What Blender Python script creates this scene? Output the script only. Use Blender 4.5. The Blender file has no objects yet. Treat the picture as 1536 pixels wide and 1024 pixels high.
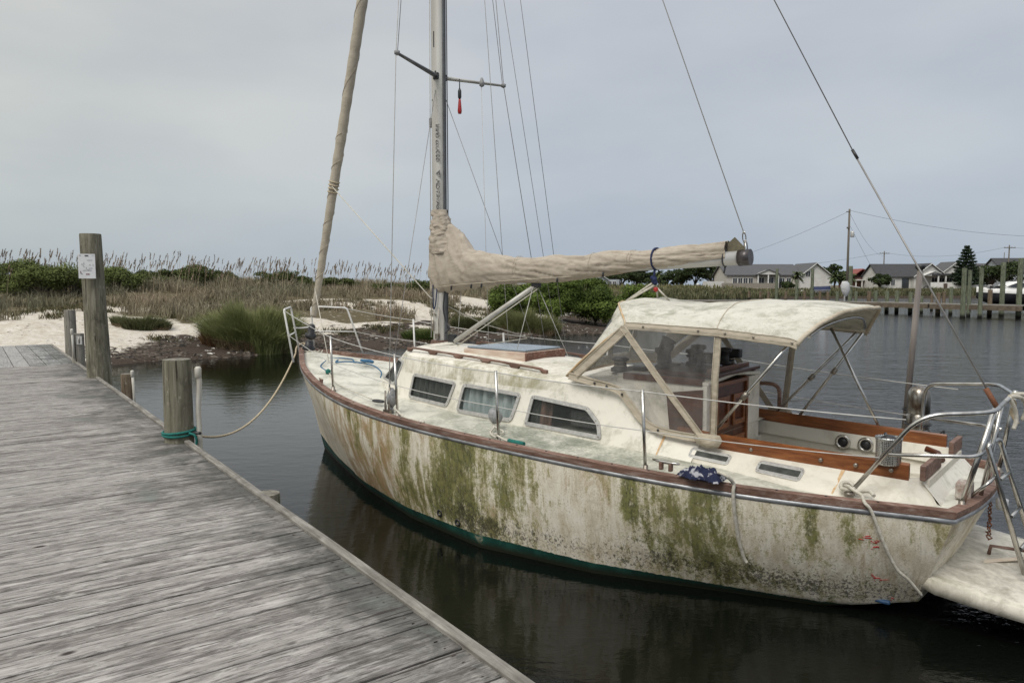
import bpy, math, random
import numpy as np
from mathutils import Vector, Matrix, noise as MN
random.seed(7); rng = np.random.default_rng(7)
S = bpy.context.scene
C = S.collection
PI = math.pi
# ---------------------------------------------------------------- camera
cam_d = bpy.data.cameras.new("camera"); cam = bpy.data.objects.new("camera", cam_d); C.objects.link(cam)
cam_d.sensor_width = 36; cam_d.lens = 1114.6/1536*36
cam_d.clip_start = .05; cam_d.clip_end = 3000
cam.location = (0, 0, 2.213); cam.rotation_euler = (math.radians(90-4.43), 0, 0)
S.camera = cam
# ---------------------------------------------------------------- world: overcast sky
W = bpy.data.worlds.new("World"); S.world = W; W.use_nodes = True
wn = W.node_tree.nodes; wl = W.node_tree.links
SUN_EL, SUN_ROT = math.radians(52), math.radians(215)
def build_world():
    for n in list(wn): wn.remove(n)
    out = wn.new('ShaderNodeOutputWorld'); bg = wn.new('ShaderNodeBackground')
    sky = wn.new('ShaderNodeTexSky'); sky.sky_type = 'NISHITA'; sky.sun_disc = False
    sky.sun_elevation = SUN_EL; sky.sun_rotation = SUN_ROT; sky.air_density = 1.0; sky.dust_density = 3.0
    tc = wn.new('ShaderNodeTexCoord'); sep = wn.new('ShaderNodeSeparateXYZ'); wl.new(tc.outputs['Generated'], sep.inputs[0])
    # cloud deck: brightness grows to the zenith, patches by noise
    mp = wn.new('ShaderNodeMapping'); mp.inputs['Scale'].default_value = (1.1, 1.1, 3.2); wl.new(tc.outputs['Generated'], mp.inputs[0])
    nz = wn.new('ShaderNodeTexNoise'); nz.inputs['Scale'].default_value = 1.7; nz.inputs['Detail'].default_value = 5; nz.inputs['Roughness'].default_value = .5
    wl.new(mp.outputs[0], nz.inputs[0])
    rz = wn.new('ShaderNodeValToRGB'); e = rz.color_ramp.elements
    e[0].position = 0.0; e[0].color = (3.95, 4.5, 5.2, 1)
    e[1].position = 1.0; e[1].color = (10.0, 10.2, 10.5, 1)
    for p, c in ((.06, (4.15, 4.65, 5.3)), (.18, (4.5, 4.85, 5.35)), (.34, (4.85, 5.1, 5.5)), (.6, (7.0, 7.2, 7.5))):
        q = e.new(p); q.color = (*c, 1)
    wl.new(sep.outputs[2], rz.inputs[0])
    rn = wn.new('ShaderNodeValToRGB'); e = rn.color_ramp.elements
    e[0].position = .32; e[0].color = (.83, .855, .90, 1); e[1].position = .68; e[1].color = (1.08, 1.07, 1.04, 1)
    wl.new(nz.outputs[0], rn.inputs[0])
    m1 = wn.new('ShaderNodeMix'); m1.data_type = 'RGBA'; m1.blend_type = 'MULTIPLY'; m1.inputs[0].default_value = 1
    wl.new(rz.outputs[0], m1.inputs[6]); wl.new(rn.outputs[0], m1.inputs[7])
    # left side of the cloud deck is thinner, warmer
    mr = wn.new('ShaderNodeMapRange'); mr.inputs[1].default_value = .05; mr.inputs[2].default_value = -.65; wl.new(sep.outputs[0], mr.inputs[0])
    m2 = wn.new('ShaderNodeMix'); m2.data_type = 'RGBA'; m2.blend_type = 'MULTIPLY'
    wl.new(mr.outputs[0], m2.inputs[0]); wl.new(m1.outputs[2], m2.inputs[6]); m2.inputs[7].default_value = (1.16, 1.11, .97, 1)
    m3 = wn.new('ShaderNodeMix'); m3.data_type = 'RGBA'; m3.inputs[0].default_value = .93
    wl.new(sky.outputs[0], m3.inputs[6]); wl.new(m2.outputs[2], m3.inputs[7])
    wl.new(m3.outputs[2], bg.inputs[0]); bg.inputs[1].default_value = .085
    wl.new(bg.outputs[0], out.inputs[0])
build_world()
sun_d = bpy.data.lights.new("sun", 'SUN'); sun = bpy.data.objects.new("sun", sun_d); C.objects.link(sun)
sun_d.energy = 1.5; sun_d.angle = math.radians(28); sun_d.color = (1, .97, .92)
# sun behind the camera, high, to the left
sd = Vector((math.sin(SUN_ROT)*math.cos(SUN_EL), math.cos(SUN_ROT)*math.cos(SUN_EL), math.sin(SUN_EL)))
sun.rotation_euler = (sd).to_track_quat('Z', 'Y').to_euler()
S.view_settings.view_transform = 'Standard'; S.view_settings.look = 'None'; S.view_settings.exposure = 0.46; S.view_settings.gamma = 1
S.view_settings.use_curve_mapping = False
S.render.engine = 'CYCLES'
S.cycles.max_bounces = 8; S.cycles.transparent_max_bounces = 16

# ---------------------------------------------------------------- material helpers
class NT:
    def __init__(s, name):
        s.m = bpy.data.materials.new(name); s.m.use_nodes = True
        s.t = s.m.node_tree; s.n = s.t.nodes; s.l = s.t.links
        s.b = s.n['Principled BSDF']
    def _in(s, sock, v):
        if v is None: return
        if hasattr(v, 'is_output') or isinstance(v, bpy.types.NodeSocket): s.l.new(v, sock)
        else: sock.default_value = v
    def coord(s, kind='Object', scale=(1, 1, 1), loc=(0, 0, 0), rot=(0, 0, 0)):
        tc = s.n.new('ShaderNodeTexCoord'); mp = s.n.new('ShaderNodeMapping')
        mp.inputs['Scale'].default_value = scale; mp.inputs['Location'].default_value = loc; mp.inputs['Rotation'].default_value = rot
        s.l.new(tc.outputs[kind], mp.inputs[0]); return mp.outputs[0]
    def attr(s, name, out='Color'):
        a = s.n.new('ShaderNodeAttribute'); a.attribute_name = name; return a.outputs[out]
    def noise(s, vec, scale=5, detail=5, rough=.6, dist=0):
        n = s.n.new('ShaderNodeTexNoise'); n.inputs['Scale'].default_value = scale; n.inputs['Detail'].default_value = detail
        n.inputs['Roughness'].default_value = rough; n.inputs['Distortion'].default_value = dist
        s.l.new(vec, n.inputs['Vector']); return n.outputs[0]
    def voro(s, vec, scale=5, feature='F1', rnd=1):
        n = s.n.new('ShaderNodeTexVoronoi'); n.feature = feature; n.inputs['Scale'].default_value = scale
        n.inputs['Randomness'].default_value = rnd; s.l.new(vec, n.inputs['Vector']); return n.outputs[0]
    def ramp(s, fac, stops, interp='LINEAR'):
        r = s.n.new('ShaderNodeValToRGB'); r.color_ramp.interpolation = interp; e = r.color_ramp.elements
        def col(c): return (c, c, c, 1) if isinstance(c, (int, float)) else (*c, 1)
        e[0].position, e[0].color = stops[0][0], col(stops[0][1]); e[1].position, e[1].color = stops[-1][0], col(stops[-1][1])
        for p, c in stops[1:-1]:
            q = e.new(p); q.color = col(c)
        s._in(r.inputs[0], fac); return r.outputs[0]
    def mix(s, fac, a, b, mode='MIX'):
        m = s.n.new('ShaderNodeMix'); m.data_type = 'RGBA'; m.blend_type = mode
        s._in(m.inputs[0], fac)
        for i, v in ((6, a), (7, b)):
            if isinstance(v, tuple) and len(v) == 3: v = (*v, 1)
            if isinstance(v, (int, float)): v = (v, v, v, 1)
            s._in(m.inputs[i], v)
        return m.outputs[2]
    def math(s, op, a, b=0.0, clamp=False):
        m = s.n.new('ShaderNodeMath'); m.operation = op; m.use_clamp = clamp
        s._in(m.inputs[0], a); s._in(m.inputs[1], b); return m.outputs[0]
    def sep(s, vec):
        m = s.n.new('ShaderNodeSeparateXYZ'); s.l.new(vec, m.inputs[0]); return m.outputs
    def bump(s, h, strength=.3, dist=.01):
        b = s.n.new('ShaderNodeBump'); b.inputs['Strength'].default_value = strength; b.inputs['Distance'].default_value = dist
        s.l.new(h, b.inputs['Height']); s.l.new(b.outputs[0], s.b.inputs['Normal'])
    def set(s, **k):
        names = dict(col='Base Color', rough='Roughness', metal='Metallic', alpha='Alpha', ior='IOR', spec='Specular IOR Level', trans='Transmission Weight', sheen='Sheen Weight', sss='Subsurface Weight')
        for a, v in k.items():
            sock = s.b.inputs[names[a]]
            if isinstance(v, tuple) and len(v) == 3: v = (*v, 1)
            s._in(sock, v)
        return s
MATS = {}
def simple(name, c1, c2=None, scale=8, stretch=(1, 1, 1), rough=.6, metal=0, bump=0, bd=.01, lo=.35, hi=.65, detail=5, spec=.5, c3=None):
    if name in MATS: return MATS[name]
    t = NT(name); v = t.coord('Object', stretch)
    f = t.noise(v, scale, detail)
    c2 = c2 or tuple(x*.75 for x in c1)
    stops = [(lo, c1), (hi, c2)]
    if c3: stops = [(lo, c1), ((lo+hi)/2, c2), (hi, c3)]
    t.set(col=t.ramp(f, stops), rough=rough, metal=metal, spec=spec)
    if bump: t.bump(f, bump, bd)
    MATS[name] = t.m; return t.m
# ---------------------------------------------------------------- mesh helpers
def V(*a): return Vector(a)
class MB:
    def __init__(s): s.v = []; s.f = []; s.mi = []; s.sm = []; s.col = []; s.c = (0, 0, 0)
    def add(s, vs, fs, m=0, smooth=False):
        o = len(s.v); s.v += [tuple(x) for x in vs]
        for f in fs: s.f.append(tuple(i+o for i in f)); s.mi.append(m); s.sm.append(smooth); s.col.append(s.c)
        return s
    def box(s, c, d, rot=None, m=0, taper=None):
        hx, hy, hz = d[0]/2, d[1]/2, d[2]/2
        vs = [Vector((x, y, z)) for z in (-hz, hz) for y in (-hy, hy) for x in (-hx, hx)]
        if taper:
            for v in vs[4:]: v.x *= taper; v.y *= taper
        if rot is not None:
            if isinstance(rot, (int, float)): rot = Matrix.Rotation(rot, 3, 'Z')
            vs = [rot @ v for v in vs]
        c = Vector(c); vs = [v+c for v in vs]
        return s.add(vs, [(0, 2, 3, 1), (4, 5, 7, 6), (0, 1, 5, 4), (2, 6, 7, 3), (0, 4, 6, 2), (1, 3, 7, 5)], m)
    def bar(s, a, b, w, h, m=0, up=(0, 0, 1)):
        a, b = Vector(a), Vector(b); d = b-a; x = d.normalized(); y = Vector(up).cross(x).normalized(); z = x.cross(y)
        R = Matrix((x, y, z)).transposed(); return s.box((a+b)/2, (d.length, w, h), R, m)
    def tube(s, pts, r, n=8, m=0, cap=True, closed=False, flat=1.0):
        pts = [Vector(p) for p in pts]; k = len(pts)
        rs = [r]*k if isinstance(r, (int, float)) else list(r)
        vs = []; fs = []
        t0 = (pts[1]-pts[0]).normalized(); up = Vector((0, 0, 1)) if abs(t0.z) < .9 else Vector((1, 0, 0))
        nrm = (up - t0*up.dot(t0)).normalized()
        for i in range(k):
            if closed: t = (pts[(i+1) % k]-pts[i-1])
            elif i == 0: t = pts[1]-pts[0]
            elif i == k-1: t = pts[-1]-pts[-2]
            else: t = (pts[i+1]-pts[i]).normalized()+(pts[i]-pts[i-1]).normalized()
            if t.length < 1e-9: t = t0
            t = t.normalized(); nrm = nrm-t*nrm.dot(t)
            if nrm.length < 1e-6: nrm = t.orthogonal()
            nrm.normalize(); bn = t.cross(nrm)
            for j in range(n):
                a = 2*PI*j/n; vs.append(pts[i]+(nrm*math.cos(a)*flat+bn*math.sin(a))*rs[i])
        for i in range(k-1 if not closed else k):
            for j in range(n):
                a = i*n+j; b = i*n+(j+1) % n; c = ((i+1) % k)*n+(j+1) % n; d = ((i+1) % k)*n+j; fs.append((a, b, c, d))
        s.add(vs, fs, m, True)
        if cap and not closed:
            o = len(s.v)-len(vs)
            s.f += [tuple(o+j for j in range(n))[::-1], tuple(o+(k-1)*n+j for j in range(n))]; s.mi += [m, m]; s.sm += [False]*2; s.col += [s.c]*2
        return s
    def lathe(s, prof, c=(0, 0, 0), n=20, m=0, rot=None, smooth=True):
        vs = []; fs = []; c = Vector(c)
        for r, z in prof:
            for j in range(n):
                a = 2*PI*j/n; v = Vector((r*math.cos(a), r*math.sin(a), z))
                if rot is not None: v = rot @ v
                vs.append(v+c)
        for i in range(len(prof)-1):
            for j in range(n): fs.append((i*n+j, i*n+(j+1) % n, (i+1)*n+(j+1) % n, (i+1)*n+j))
        fs.append(tuple(range(n))[::-1]); fs.append(tuple((len(prof)-1)*n+j for j in range(n)))
        return s.add(vs, fs, m, smooth)
    def grid(s, P, m=0, smooth=True, closeu=False):
        a = len(P); b = len(P[0]); vs = [p for r in P for p in r]; fs = []
        for i in range(a-1):
            for j in range(b-1 if not closeu else b):
                j2 = (j+1) % b; fs.append((i*b+j, i*b+j2, (i+1)*b+j2, (i+1)*b+j))
        return s.add(vs, fs, m, smooth)
    def prism(s, poly, vec, m=0, smooth=False):
        n = len(poly); vec = Vector(vec); a = [Vector(p) for p in poly]; vs = a+[p+vec for p in a]
        fs = [tuple(range(n))[::-1], tuple(range(n, 2*n))]+[(i, (i+1) % n, n+(i+1) % n, n+i) for i in range(n)]
        return s.add(vs, fs, m, smooth)
    def ring(s, outer, inner, vec, m=0):
        # a frame between two outlines with the same number of points, pushed out along vec
        n = len(outer); vec = Vector(vec); o = [Vector(p) for p in outer]; i_ = [Vector(p) for p in inner]
        vs = o+i_+[p+vec for p in o]+[p+vec for p in i_]; fs = []
        for k in range(n):
            l = (k+1) % n
            fs += [(k, l, n+l, n+k), (2*n+k, 3*n+k, 3*n+l, 2*n+l), (k, 2*n+k, 2*n+l, l), (n+k, n+l, 3*n+l, 3*n+k)]
        return s.add(vs, fs, m)
    def build(s, name, mats, parent=None, loc=None, rz=0, bevel=0, flip=False, colname=None, solid=0, solid_off=-1, sub=0):
        me = bpy.data.meshes.new(name); me.from_pydata(s.v, [], s.f); 
        me.polygons.foreach_set('material_index', s.mi); me.polygons.foreach_set('use_smooth', s.sm)
        if not isinstance(mats, (list, tuple)): mats = [mats]
        for mt in mats: me.materials.append(mt)
        if colname:
            ca = me.color_attributes.new(colname, 'FLOAT_COLOR', 'CORNER'); arr = []
            for f, c in zip(s.f, s.col): arr += (list(c)+[1])*len(f)
            ca.data.foreach_set('color', arr)
        me.validate(); me.update()
        import bmesh
        bm = bmesh.new(); bm.from_mesh(me)
        if not flip: bmesh.ops.recalc_face_normals(bm, faces=bm.faces)
        bm.to_mesh(me); bm.free()
        o = bpy.data.objects.new(name, me); C.objects.link(o)
        if parent is not None: o.parent = parent
        if loc is not None: o.location = loc
        o.rotation_euler.z = rz
        if solid:
            md = o.modifiers.new('solid', 'SOLIDIFY'); md.thickness = solid; md.offset = solid_off
        if bevel:
            md = o.modifiers.new('bevel', 'BEVEL'); md.width = bevel; md.segments = 2; md.limit_method = 'ANGLE'; md.angle_limit = math.radians(40)
        if sub:
            md = o.modifiers.new('sub', 'SUBSURF'); md.levels = sub; md.render_levels = sub
        return o
def tag(o, label=None, cat=None, group=None, kind=None):
    if label: o['label'] = label
    if cat: o['category'] = cat
    if group: o['group'] = group
    if kind: o['kind'] = kind
    return o
def empty(name, loc=(0, 0, 0), rz=0, label=None, cat=None, group=None):
    o = bpy.data.objects.new(name, None); C.objects.link(o); o.location = loc; o.rotation_euler.z = rz; o.empty_display_size = .2
    return tag(o, label, cat, group)
def raw(name, verts, faces, mat, cols=None, parent=None, smooth=False, nv=4):
    """big numpy meshes: verts (N,3), faces (M,nv)"""
    me = bpy.data.meshes.new(name); N = len(verts); Mf = len(faces)
    me.vertices.add(N); me.vertices.foreach_set('co', np.asarray(verts, np.float32).ravel())
    me.loops.add(Mf*nv); me.loops.foreach_set('vertex_index', np.asarray(faces, np.int32).ravel())
    me.polygons.add(Mf); me.polygons.foreach_set('loop_start', np.arange(0, Mf*nv, nv, dtype=np.int32))
    try: me.polygons.foreach_set('loop_total', np.full(Mf, nv, np.int32))
    except Exception: pass
    me.polygons.foreach_set('use_smooth', np.full(Mf, smooth, bool))
    if cols is not None:
        ca = me.color_attributes.new('tint', 'FLOAT_COLOR', 'POINT'); c4 = np.ones((N, 4), np.float32); c4[:, :3] = cols
        ca.data.foreach_set('color', c4.ravel())
    me.materials.append(mat); me.update(calc_edges=True); me.validate()
    o = bpy.data.objects.new(name, me); C.objects.link(o)
    if parent is not None: o.parent = parent
    return o
def lerp(a, b, t): return a+(b-a)*t
def interp(x, xs, ys): return float(np.interp(x, xs, ys))
def cub(v, t):
    v = np.asarray(v, float); n = len(v); x = np.linspace(0, 1, n); m = np.gradient(v, x)
    i = min(max(int(t*(n-1)), 0), n-2); h = x[1]; u = (t-x[i])/h
    return float((2*u**3-3*u**2+1)*v[i]+(u**3-2*u**2+u)*h*m[i]+(-2*u**3+3*u**2)*v[i+1]+(u**3-u**2)*h*m[i+1])
def catmull(pts, k=6, closed=False):
    pts = [Vector(p) for p in pts]; n = len(pts); out = []
    for i in range(n if closed else n-1):
        p0 = pts[i-1] if (i > 0 or closed) else pts[0]; p1 = pts[i]; p2 = pts[(i+1) % n]; p3 = pts[(i+2) % n] if (i < n-2 or closed) else pts[-1]
        for j in range(k):
            t = j/k; out.append(.5*((2*p1)+(-p0+p2)*t+(2*p0-5*p1+4*p2-p3)*t*t+(-p0+3*p1-3*p2+p3)*t**3))
    if not closed: out.append(pts[-1])
    return out
def fillet(pts, r, k=5):
    pts = [Vector(p) for p in pts]; out = [pts[0]]
    for i in range(1, len(pts)-1):
        a = (pts[i-1]-pts[i]); b = (pts[i+1]-pts[i]); rr = min(r, a.length*.45, b.length*.45)
        p = pts[i]+a.normalized()*rr; q = pts[i]+b.normalized()*rr
        for j in range(k+1):
            t = j/k; out.append((1-t)**2*p+2*t*(1-t)*pts[i]+t*t*q)
    return out+[pts[-1]]
def sag(a, b, s, k=12):
    a, b = Vector(a), Vector(b); return [a.lerp(b, t/k)-Vector((0, 0, 4*s*(t/k)*(1-t/k))) for t in range(k+1)]
# ---------------------------------------------------------------- materials of the boat
def hull_material():
    t = NT('hull_gelcoat'); v = t.coord('Object', (1, 1, 1)); xyz = t.sep(v); z = xyz[2]
    st = t.n.new('ShaderNodeSeparateColor'); t.l.new(t.attr('stain'), st.inputs[0]); G, K, R = st.outputs[0], st.outputs[1], st.outputs[2]
    streak = t.noise(t.coord('Object', (1, .3, .06)), 26, 6, .62)
    wide = t.noise(t.coord('Object', (1, .6, .34)), 6.5, 8, .72, .7); med = t.noise(t.coord('Object', (1, 1, .55)), 24, 7, .78, .3); gran = t.noise(v, 105, 3, .7)
    streak2 = t.noise(t.coord('Object', (1, .3, .035)), 60, 4, .6)
    blot = t.noise(t.coord('Object', (1, 1, .7)), 7, 8, .68, .4)
    fine = t.noise(v, 45, 5, .7)
    spk = t.noise(t.coord('Object', (1, 1, .8)), 48, 5, .8, .6)
    base = t.ramp(blot, [(.28, (.52, .46, .35)), (.5, (.76, .705, .585)), (.75, (.84, .80, .71))])
    # old yellow brown waterstains
    s2 = t.ramp(t.math('ADD', t.math('MULTIPLY', streak, .45), t.math('MULTIPLY', wide, .65)), [(.50, 0), (.72, .9)])
    base = t.mix(t.math('MULTIPLY', s2, t.math('ADD', t.math('MULTIPLY', R, 1.0), .30)), base, (.42, .30, .145))
    base = t.mix(t.math('MULTIPLY', t.ramp(streak2, [(.53, 0), (.63, 1)]), .22), base, (.42, .38, .27)); base = t.mix(t.math('MULTIPLY', t.ramp(t.math('ADD', wide, t.math('MULTIPLY', R, .22)), [(.60, 0), (.78, 1)]), .75), base, (.36, .20, .075))
    # green algae
    g = t.math('ADD', G, t.math('MULTIPLY', t.math('SUBTRACT', streak, .5), 1.25)); g = t.math('ADD', g, t.math('MULTIPLY', t.math('SUBTRACT', med, .5), 2.0)); g = t.math('ADD', g, t.math('MULTIPLY', t.math('SUBTRACT', wide, .5), 2.2)); g = t.math('ADD', g, t.math('MULTIPLY', t.math('SUBTRACT', gran, .5), .9))
    g = t.math('ADD', g, t.math('MULTIPLY', t.math('SUBTRACT', blot, .5), 1.7))
    g = t.math('ADD', g, t.math('MULTIPLY', t.math('SUBTRACT', fine, .5), 1.0))
    gm = t.ramp(g, [(.30, 0), (.50, .40), (.78, .80), (1.15, .96)])
    gc = t.mix(t.ramp(g, [(.45, 0), (1.25, 1)]), t.mix(t.ramp(blot, [(.4, 0), (.6, 1)]), (.41, .37, .18), (.35, .34, .145)), t.mix(t.ramp(med, [(.42, 0), (.58, 1)]), (.050, .056, .014), (.195, .195, .06)))
    base = t.mix(gm, base, gc)
    # black mildew specks
    k = t.math('ADD', t.math('MULTIPLY', K, .25), t.math('ADD', t.math('MULTIPLY', G, .03), t.math('MULTIPLY', t.math('SUBTRACT', blot, .5), .30)))
    km = t.ramp(t.math('ADD', spk, k), [(.70, 0), (.76, 1)])
    base = t.mix(t.math('MULTIPLY', km, .8), base, (.025, .025, .018))
    sc = t.ramp(t.noise(t.coord('Object', (.25, 1, 2.4), rot=(0, .12, 0)), 24, 4, .6), [(.655, 0), (.68, 1)])
    base = t.mix(t.math('MULTIPLY', sc, .35), base, (.22, .18, .12))
    # painted boot top, with scum line and chips
    rimd = t.ramp(t.math('ADD', gran, t.math('MULTIPLY', wide, .5)), [(.76, 0), (.88, .4)]); base = t.mix(rimd, base, (.25, .21, .13))
    zz = t.math('ADD', z, t.math('MULTIPLY', t.math('SUBTRACT', fine, .5), .03))
    edge = t.math('SUBTRACT', zz, st_boot(t, xyz[0]))
    boot = t.ramp(edge, [(.499, 1), (.501, 0)]) if False else t.math('LESS_THAN', edge, 0.0)
    bc = t.ramp(blot, [(.3, (.006, .022, .016)), (.48, (.007, .045, .034)), (.62, (.018, .08, .06)), (.68, (.22, .22, .16))])
    base = t.mix(boot, base, bc)
    scum = t.ramp(t.math('ADD', zz, 0.0), [(.02, 1), (.075, 0)])
    base = t.mix(scum, base, (.016, .018, .010))
    t.set(col=base, rough=t.ramp(blot, [(.3, .62), (.7, .42)]), spec=.35); t.bump(fine, .12, .004)
    return t.m
def st_boot(t, x):
    # height of the boot top edge along the hull
    return t.ramp(t.math('MULTIPLY', x, .125), [(0, .03), (.12, .045), (.25, .085), (.4, .11), (.6, .105), (.8, .13), (1, .22)])
HULL = hull_material()
def deck_material(name, c, dirt=(.17, .18, .14), amt=.75, lo=.45, hi=.72, scale=3.2):
    t = NT(name); v = t.coord('Object'); a = t.noise(v, scale, 9, .68, .5); b = t.noise(v, 36, 5, .7); s = t.noise(t.coord('Object', (1, 1, .08)), 30, 5, .6)
    base = t.mix(t.ramp(a, [(.3, 0), (.65, 1)]), c, tuple(x*.84 for x in c))
    m = t.math('MULTIPLY', t.ramp(t.math('ADD', t.math('MULTIPLY', a, .65), t.math('MULTIPLY', t.mix(.5, b, s), .35)), [(lo, 0), (hi, 1)]), amt)
    base = t.mix(m, base, dirt)
    base = t.mix(t.math('MULTIPLY', t.ramp(b, [(.70, 0), (.74, 1)]), .8), base, (.05, .045, .035))
    if name == 'dirty_deck':
        q = t.sep(v); mk = t.math('MULTIPLY', t.ramp(t.math('MULTIPLY', q[0], .125), [(.18, 0), (.26, 1), (.44, 1), (.54, 0)]), t.ramp(t.math('MULTIPLY', q[1], .5), [(.36, 0), (.44, 1)])); mk = t.math('MULTIPLY', mk, t.ramp(t.mix(.5, a, b), [(.36, 0), (.60, 1)])); base = t.mix(t.math('MULTIPLY', mk, .85), base, (.17, .19, .145))
    if name == 'cabin_gelcoat':
        q = t.sep(v); mk = t.math('MULTIPLY', t.ramp(t.math('MULTIPLY', q[0], .125), [(.36, 0), (.43, 1), (.62, 1), (.69, 0)]), t.ramp(q[2], [(.0, 0), (1, 0)]) if False else t.math('MULTIPLY', t.math('GREATER_THAN', q[2], 1.27), t.math('LESS_THAN', q[2], 1.45))); s3_ = t.noise(t.coord('Object', (1, 1, .12)), 22, 6, .7); mk = t.math('MULTIPLY', mk, t.ramp(t.mix(.5, a, s3_), [(.42, 0), (.60, 1)])); base = t.mix(t.math('MULTIPLY', mk, .75), base, (.26, .235, .12))
    t.set(col=base, rough=.55, spec=.35); t.bump(b, .15, .003); return t.m
DECK = deck_material('dirty_deck', (.68, .66, .57), (.20, .205, .15), .9, .46, .68)
CABIN = deck_material('cabin_gelcoat', (.77, .735, .645), (.22, .215, .125), .85, .49, .68, 2.6)
COCKPIT = deck_material('cockpit_gelcoat', (.74, .70, .60), (.33, .27, .18), .6, .5, .75)
def wood(name, a, b, c, rough=.5, sx=(.12, 1, 1), scale=40, bump=.2, spec=.4):
    t = NT(name); v = t.coord('Object', sx); n1 = t.noise(v, scale, 6, .65, .3); n2 = t.noise(t.coord('Object', (.4, 1, 1)), 5, 5, .6)
    base = t.ramp(n1, [(.3, a), (.5, b), (.72, c)]); base = t.mix(t.math('MULTIPLY', t.ramp(n2, [(.45, 0), (.7, 1)]), .6), base, tuple(x*.5 for x in a))
    t.set(col=base, rough=rough, spec=spec); t.bump(n1, bump, .003); return t.m
TEAK = wood('weathered_teak', (.10, .055, .04), (.20, .115, .085), (.33, .26, .22), .75)
VARN = wood('varnished_wood', (.10, .032, .012), (.22, .075, .025), (.32, .13, .045), .33, spec=.5)
VARND = wood('dark_varnished_wood', (.035, .014, .009), (.09, .03, .015), (.14, .05, .025), .3)
STEEL = simple('stainless_tube', (.62, .61, .58), (.40, .38, .35), 14, rough=.26, metal=1, bump=.04)
DULL = simple('dull_steel', (.36, .33, .29), (.20, .17, .14), 20, rough=.45, metal=.9, bump=.1)
RUBM = simple('rub_rail_metal', (.36, .37, .38), (.17, .17, .175), 9, (1, 1, 3), rough=.42, metal=.6, bump=.15)
WHITET = simple('white_tube', (.72, .71, .68), (.55, .53, .48), 12, rough=.4)
ALU = simple('mast_aluminium', (.56, .55, .51), (.44, .42, .38), 6, (1, 1, .12), rough=.5, metal=.25, bump=.05)
ALUD = simple('dark_alloy_and_mast_shade', (.20, .205, .21), (.14, .14, .14), 6, rough=.5, metal=.5)
def fabric(name, c, d, dirt, amt=.7, lo=.5, hi=.7, fold=.5, speck=0):
    t = NT(name); v = t.coord('Object'); a = t.noise(v, 3.2, 8, .62, .6); b = t.noise(t.coord('Object', (1, 1, 1)), 140, 2, .5); f = t.noise(t.coord('Object', (.6, 1, 1.6)), 14, 5, .6, .8)
    base = t.mix(t.ramp(f, [(.3, 0), (.7, 1)]), c, d); base = t.mix(t.math('MULTIPLY', t.ramp(t.mix(.35, a, f), [(lo, 0), (hi, 1)]), amt), base, dirt)
    if speck: base = t.mix(t.math('MULTIPLY', t.ramp(t.math('ADD', t.noise(v, 55, 5, .75), t.math('MULTIPLY', t.math('SUBTRACT', a, .5), .5)), [(.52, 0), (.66, 1)]), speck), base, (.13, .13, .085))
    t.set(col=base, rough=.85, spec=.15); t.bump(t.mix(.3, f, b), fold, .012); return t.m
COVER = fabric('beige_canvas', (.455, .40, .33), (.36, .31, .25), (.25, .21, .165), .6)
BIM = fabric('stained_white_canvas', (.63, .61, .54), (.49, .475, .41), (.27, .265, .20), .8, .50, .68, speck=.35)
TRIM = fabric('canvas_trim', (.55, .49, .39), (.44, .385, .30), (.26, .21, .15), .6, .5, .68, .7)
FURL = fabric('furled_cover', (.48, .43, .35), (.40, .355, .28), (.29, .25, .19), .5)
ROPE = simple('white_rope', (.58, .55, .48), (.40, .37, .30), 40, (1, 1, 1), rough=.9, bump=.6, bd=.004)
ROPEY = simple('yellowed_rope', (.52, .44, .31), (.40, .33, .22), 40, rough=.9, bump=.6, bd=.004)
TEAL = simple('teal_rope', (.012, .17, .14), (.01, .10, .085), 60, rough=.85, bump=.5, bd=.004)
BLUE = simple('blue_rope', (.05, .16, .28), (.03, .08, .16), 60, rough=.85, bump=.5, bd=.004)
NAVY = simple('navy_cloth', (.012, .018, .06), (.02, .03, .09), 30, rough=.9, bump=.4)
WCLOTH = simple('white_cloth', (.6, .6, .6), (.42, .42, .43), 20, rough=.9, bump=.5)
WIRE = simple('rigging_wire', (.34, .33, .32), (.24, .23, .22), 10, rough=.5, metal=.5)
LWIRE = simple('light_rigging_line', (.55, .54, .51), (.42, .41, .38), 10, rough=.7)
BLACK = simple('black_plastic', (.018, .018, .02), (.03, .03, .032), 20, rough=.45)
GREYP = simple('grey_block', (.30, .30, .30), (.17, .17, .17), 40, rough=.6, bump=.3)
REDM = simple('red_paint', (.45, .02, .02), (.30, .02, .02), 30, rough=.5)
RUST = simple('rust', (.22, .085, .04), (.11, .05, .03), 60, rough=.85, bump=.4)
ORANGE = simple('orange_cap', (.38, .10, .04), (.28, .08, .03), 30, rough=.7)
BLUEP = simple('blue_fitting', (.03, .08, .17), (.02, .05, .10), 30, rough=.5)
DARKIN = simple('dark_interior', (.03, .028, .025), (.02, .018, .016), 4, rough=.8)
CURT = simple('pale_blue_curtain', (.68, .76, .75), (.46, .56, .55), 30, (1, 1, .05), rough=.9, bump=.3)
CURTG = simple('green_grey_curtain', (.115, .13, .11), (.07, .08, .07), 40, (1, 1, .05), rough=.9, bump=.3)
CURTP = simple('pinkish_curtain', (.30, .19, .14), (.2, .13, .1), 30, (1, 1, .05), rough=.9)
HATCHT = simple('frosted_grey_acrylic', (.24, .29, .33), (.19, .225, .26), 3, rough=.22, spec=.6)
WFRAME = simple('window_frame_metal', (.52, .51, .48), (.36, .355, .34), 30, rough=.5, metal=.35, bump=.2)
LFRAME = simple('portlight_frame', (.60, .60, .57), (.45, .44, .42), 30, rough=.4, metal=.4)
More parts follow.
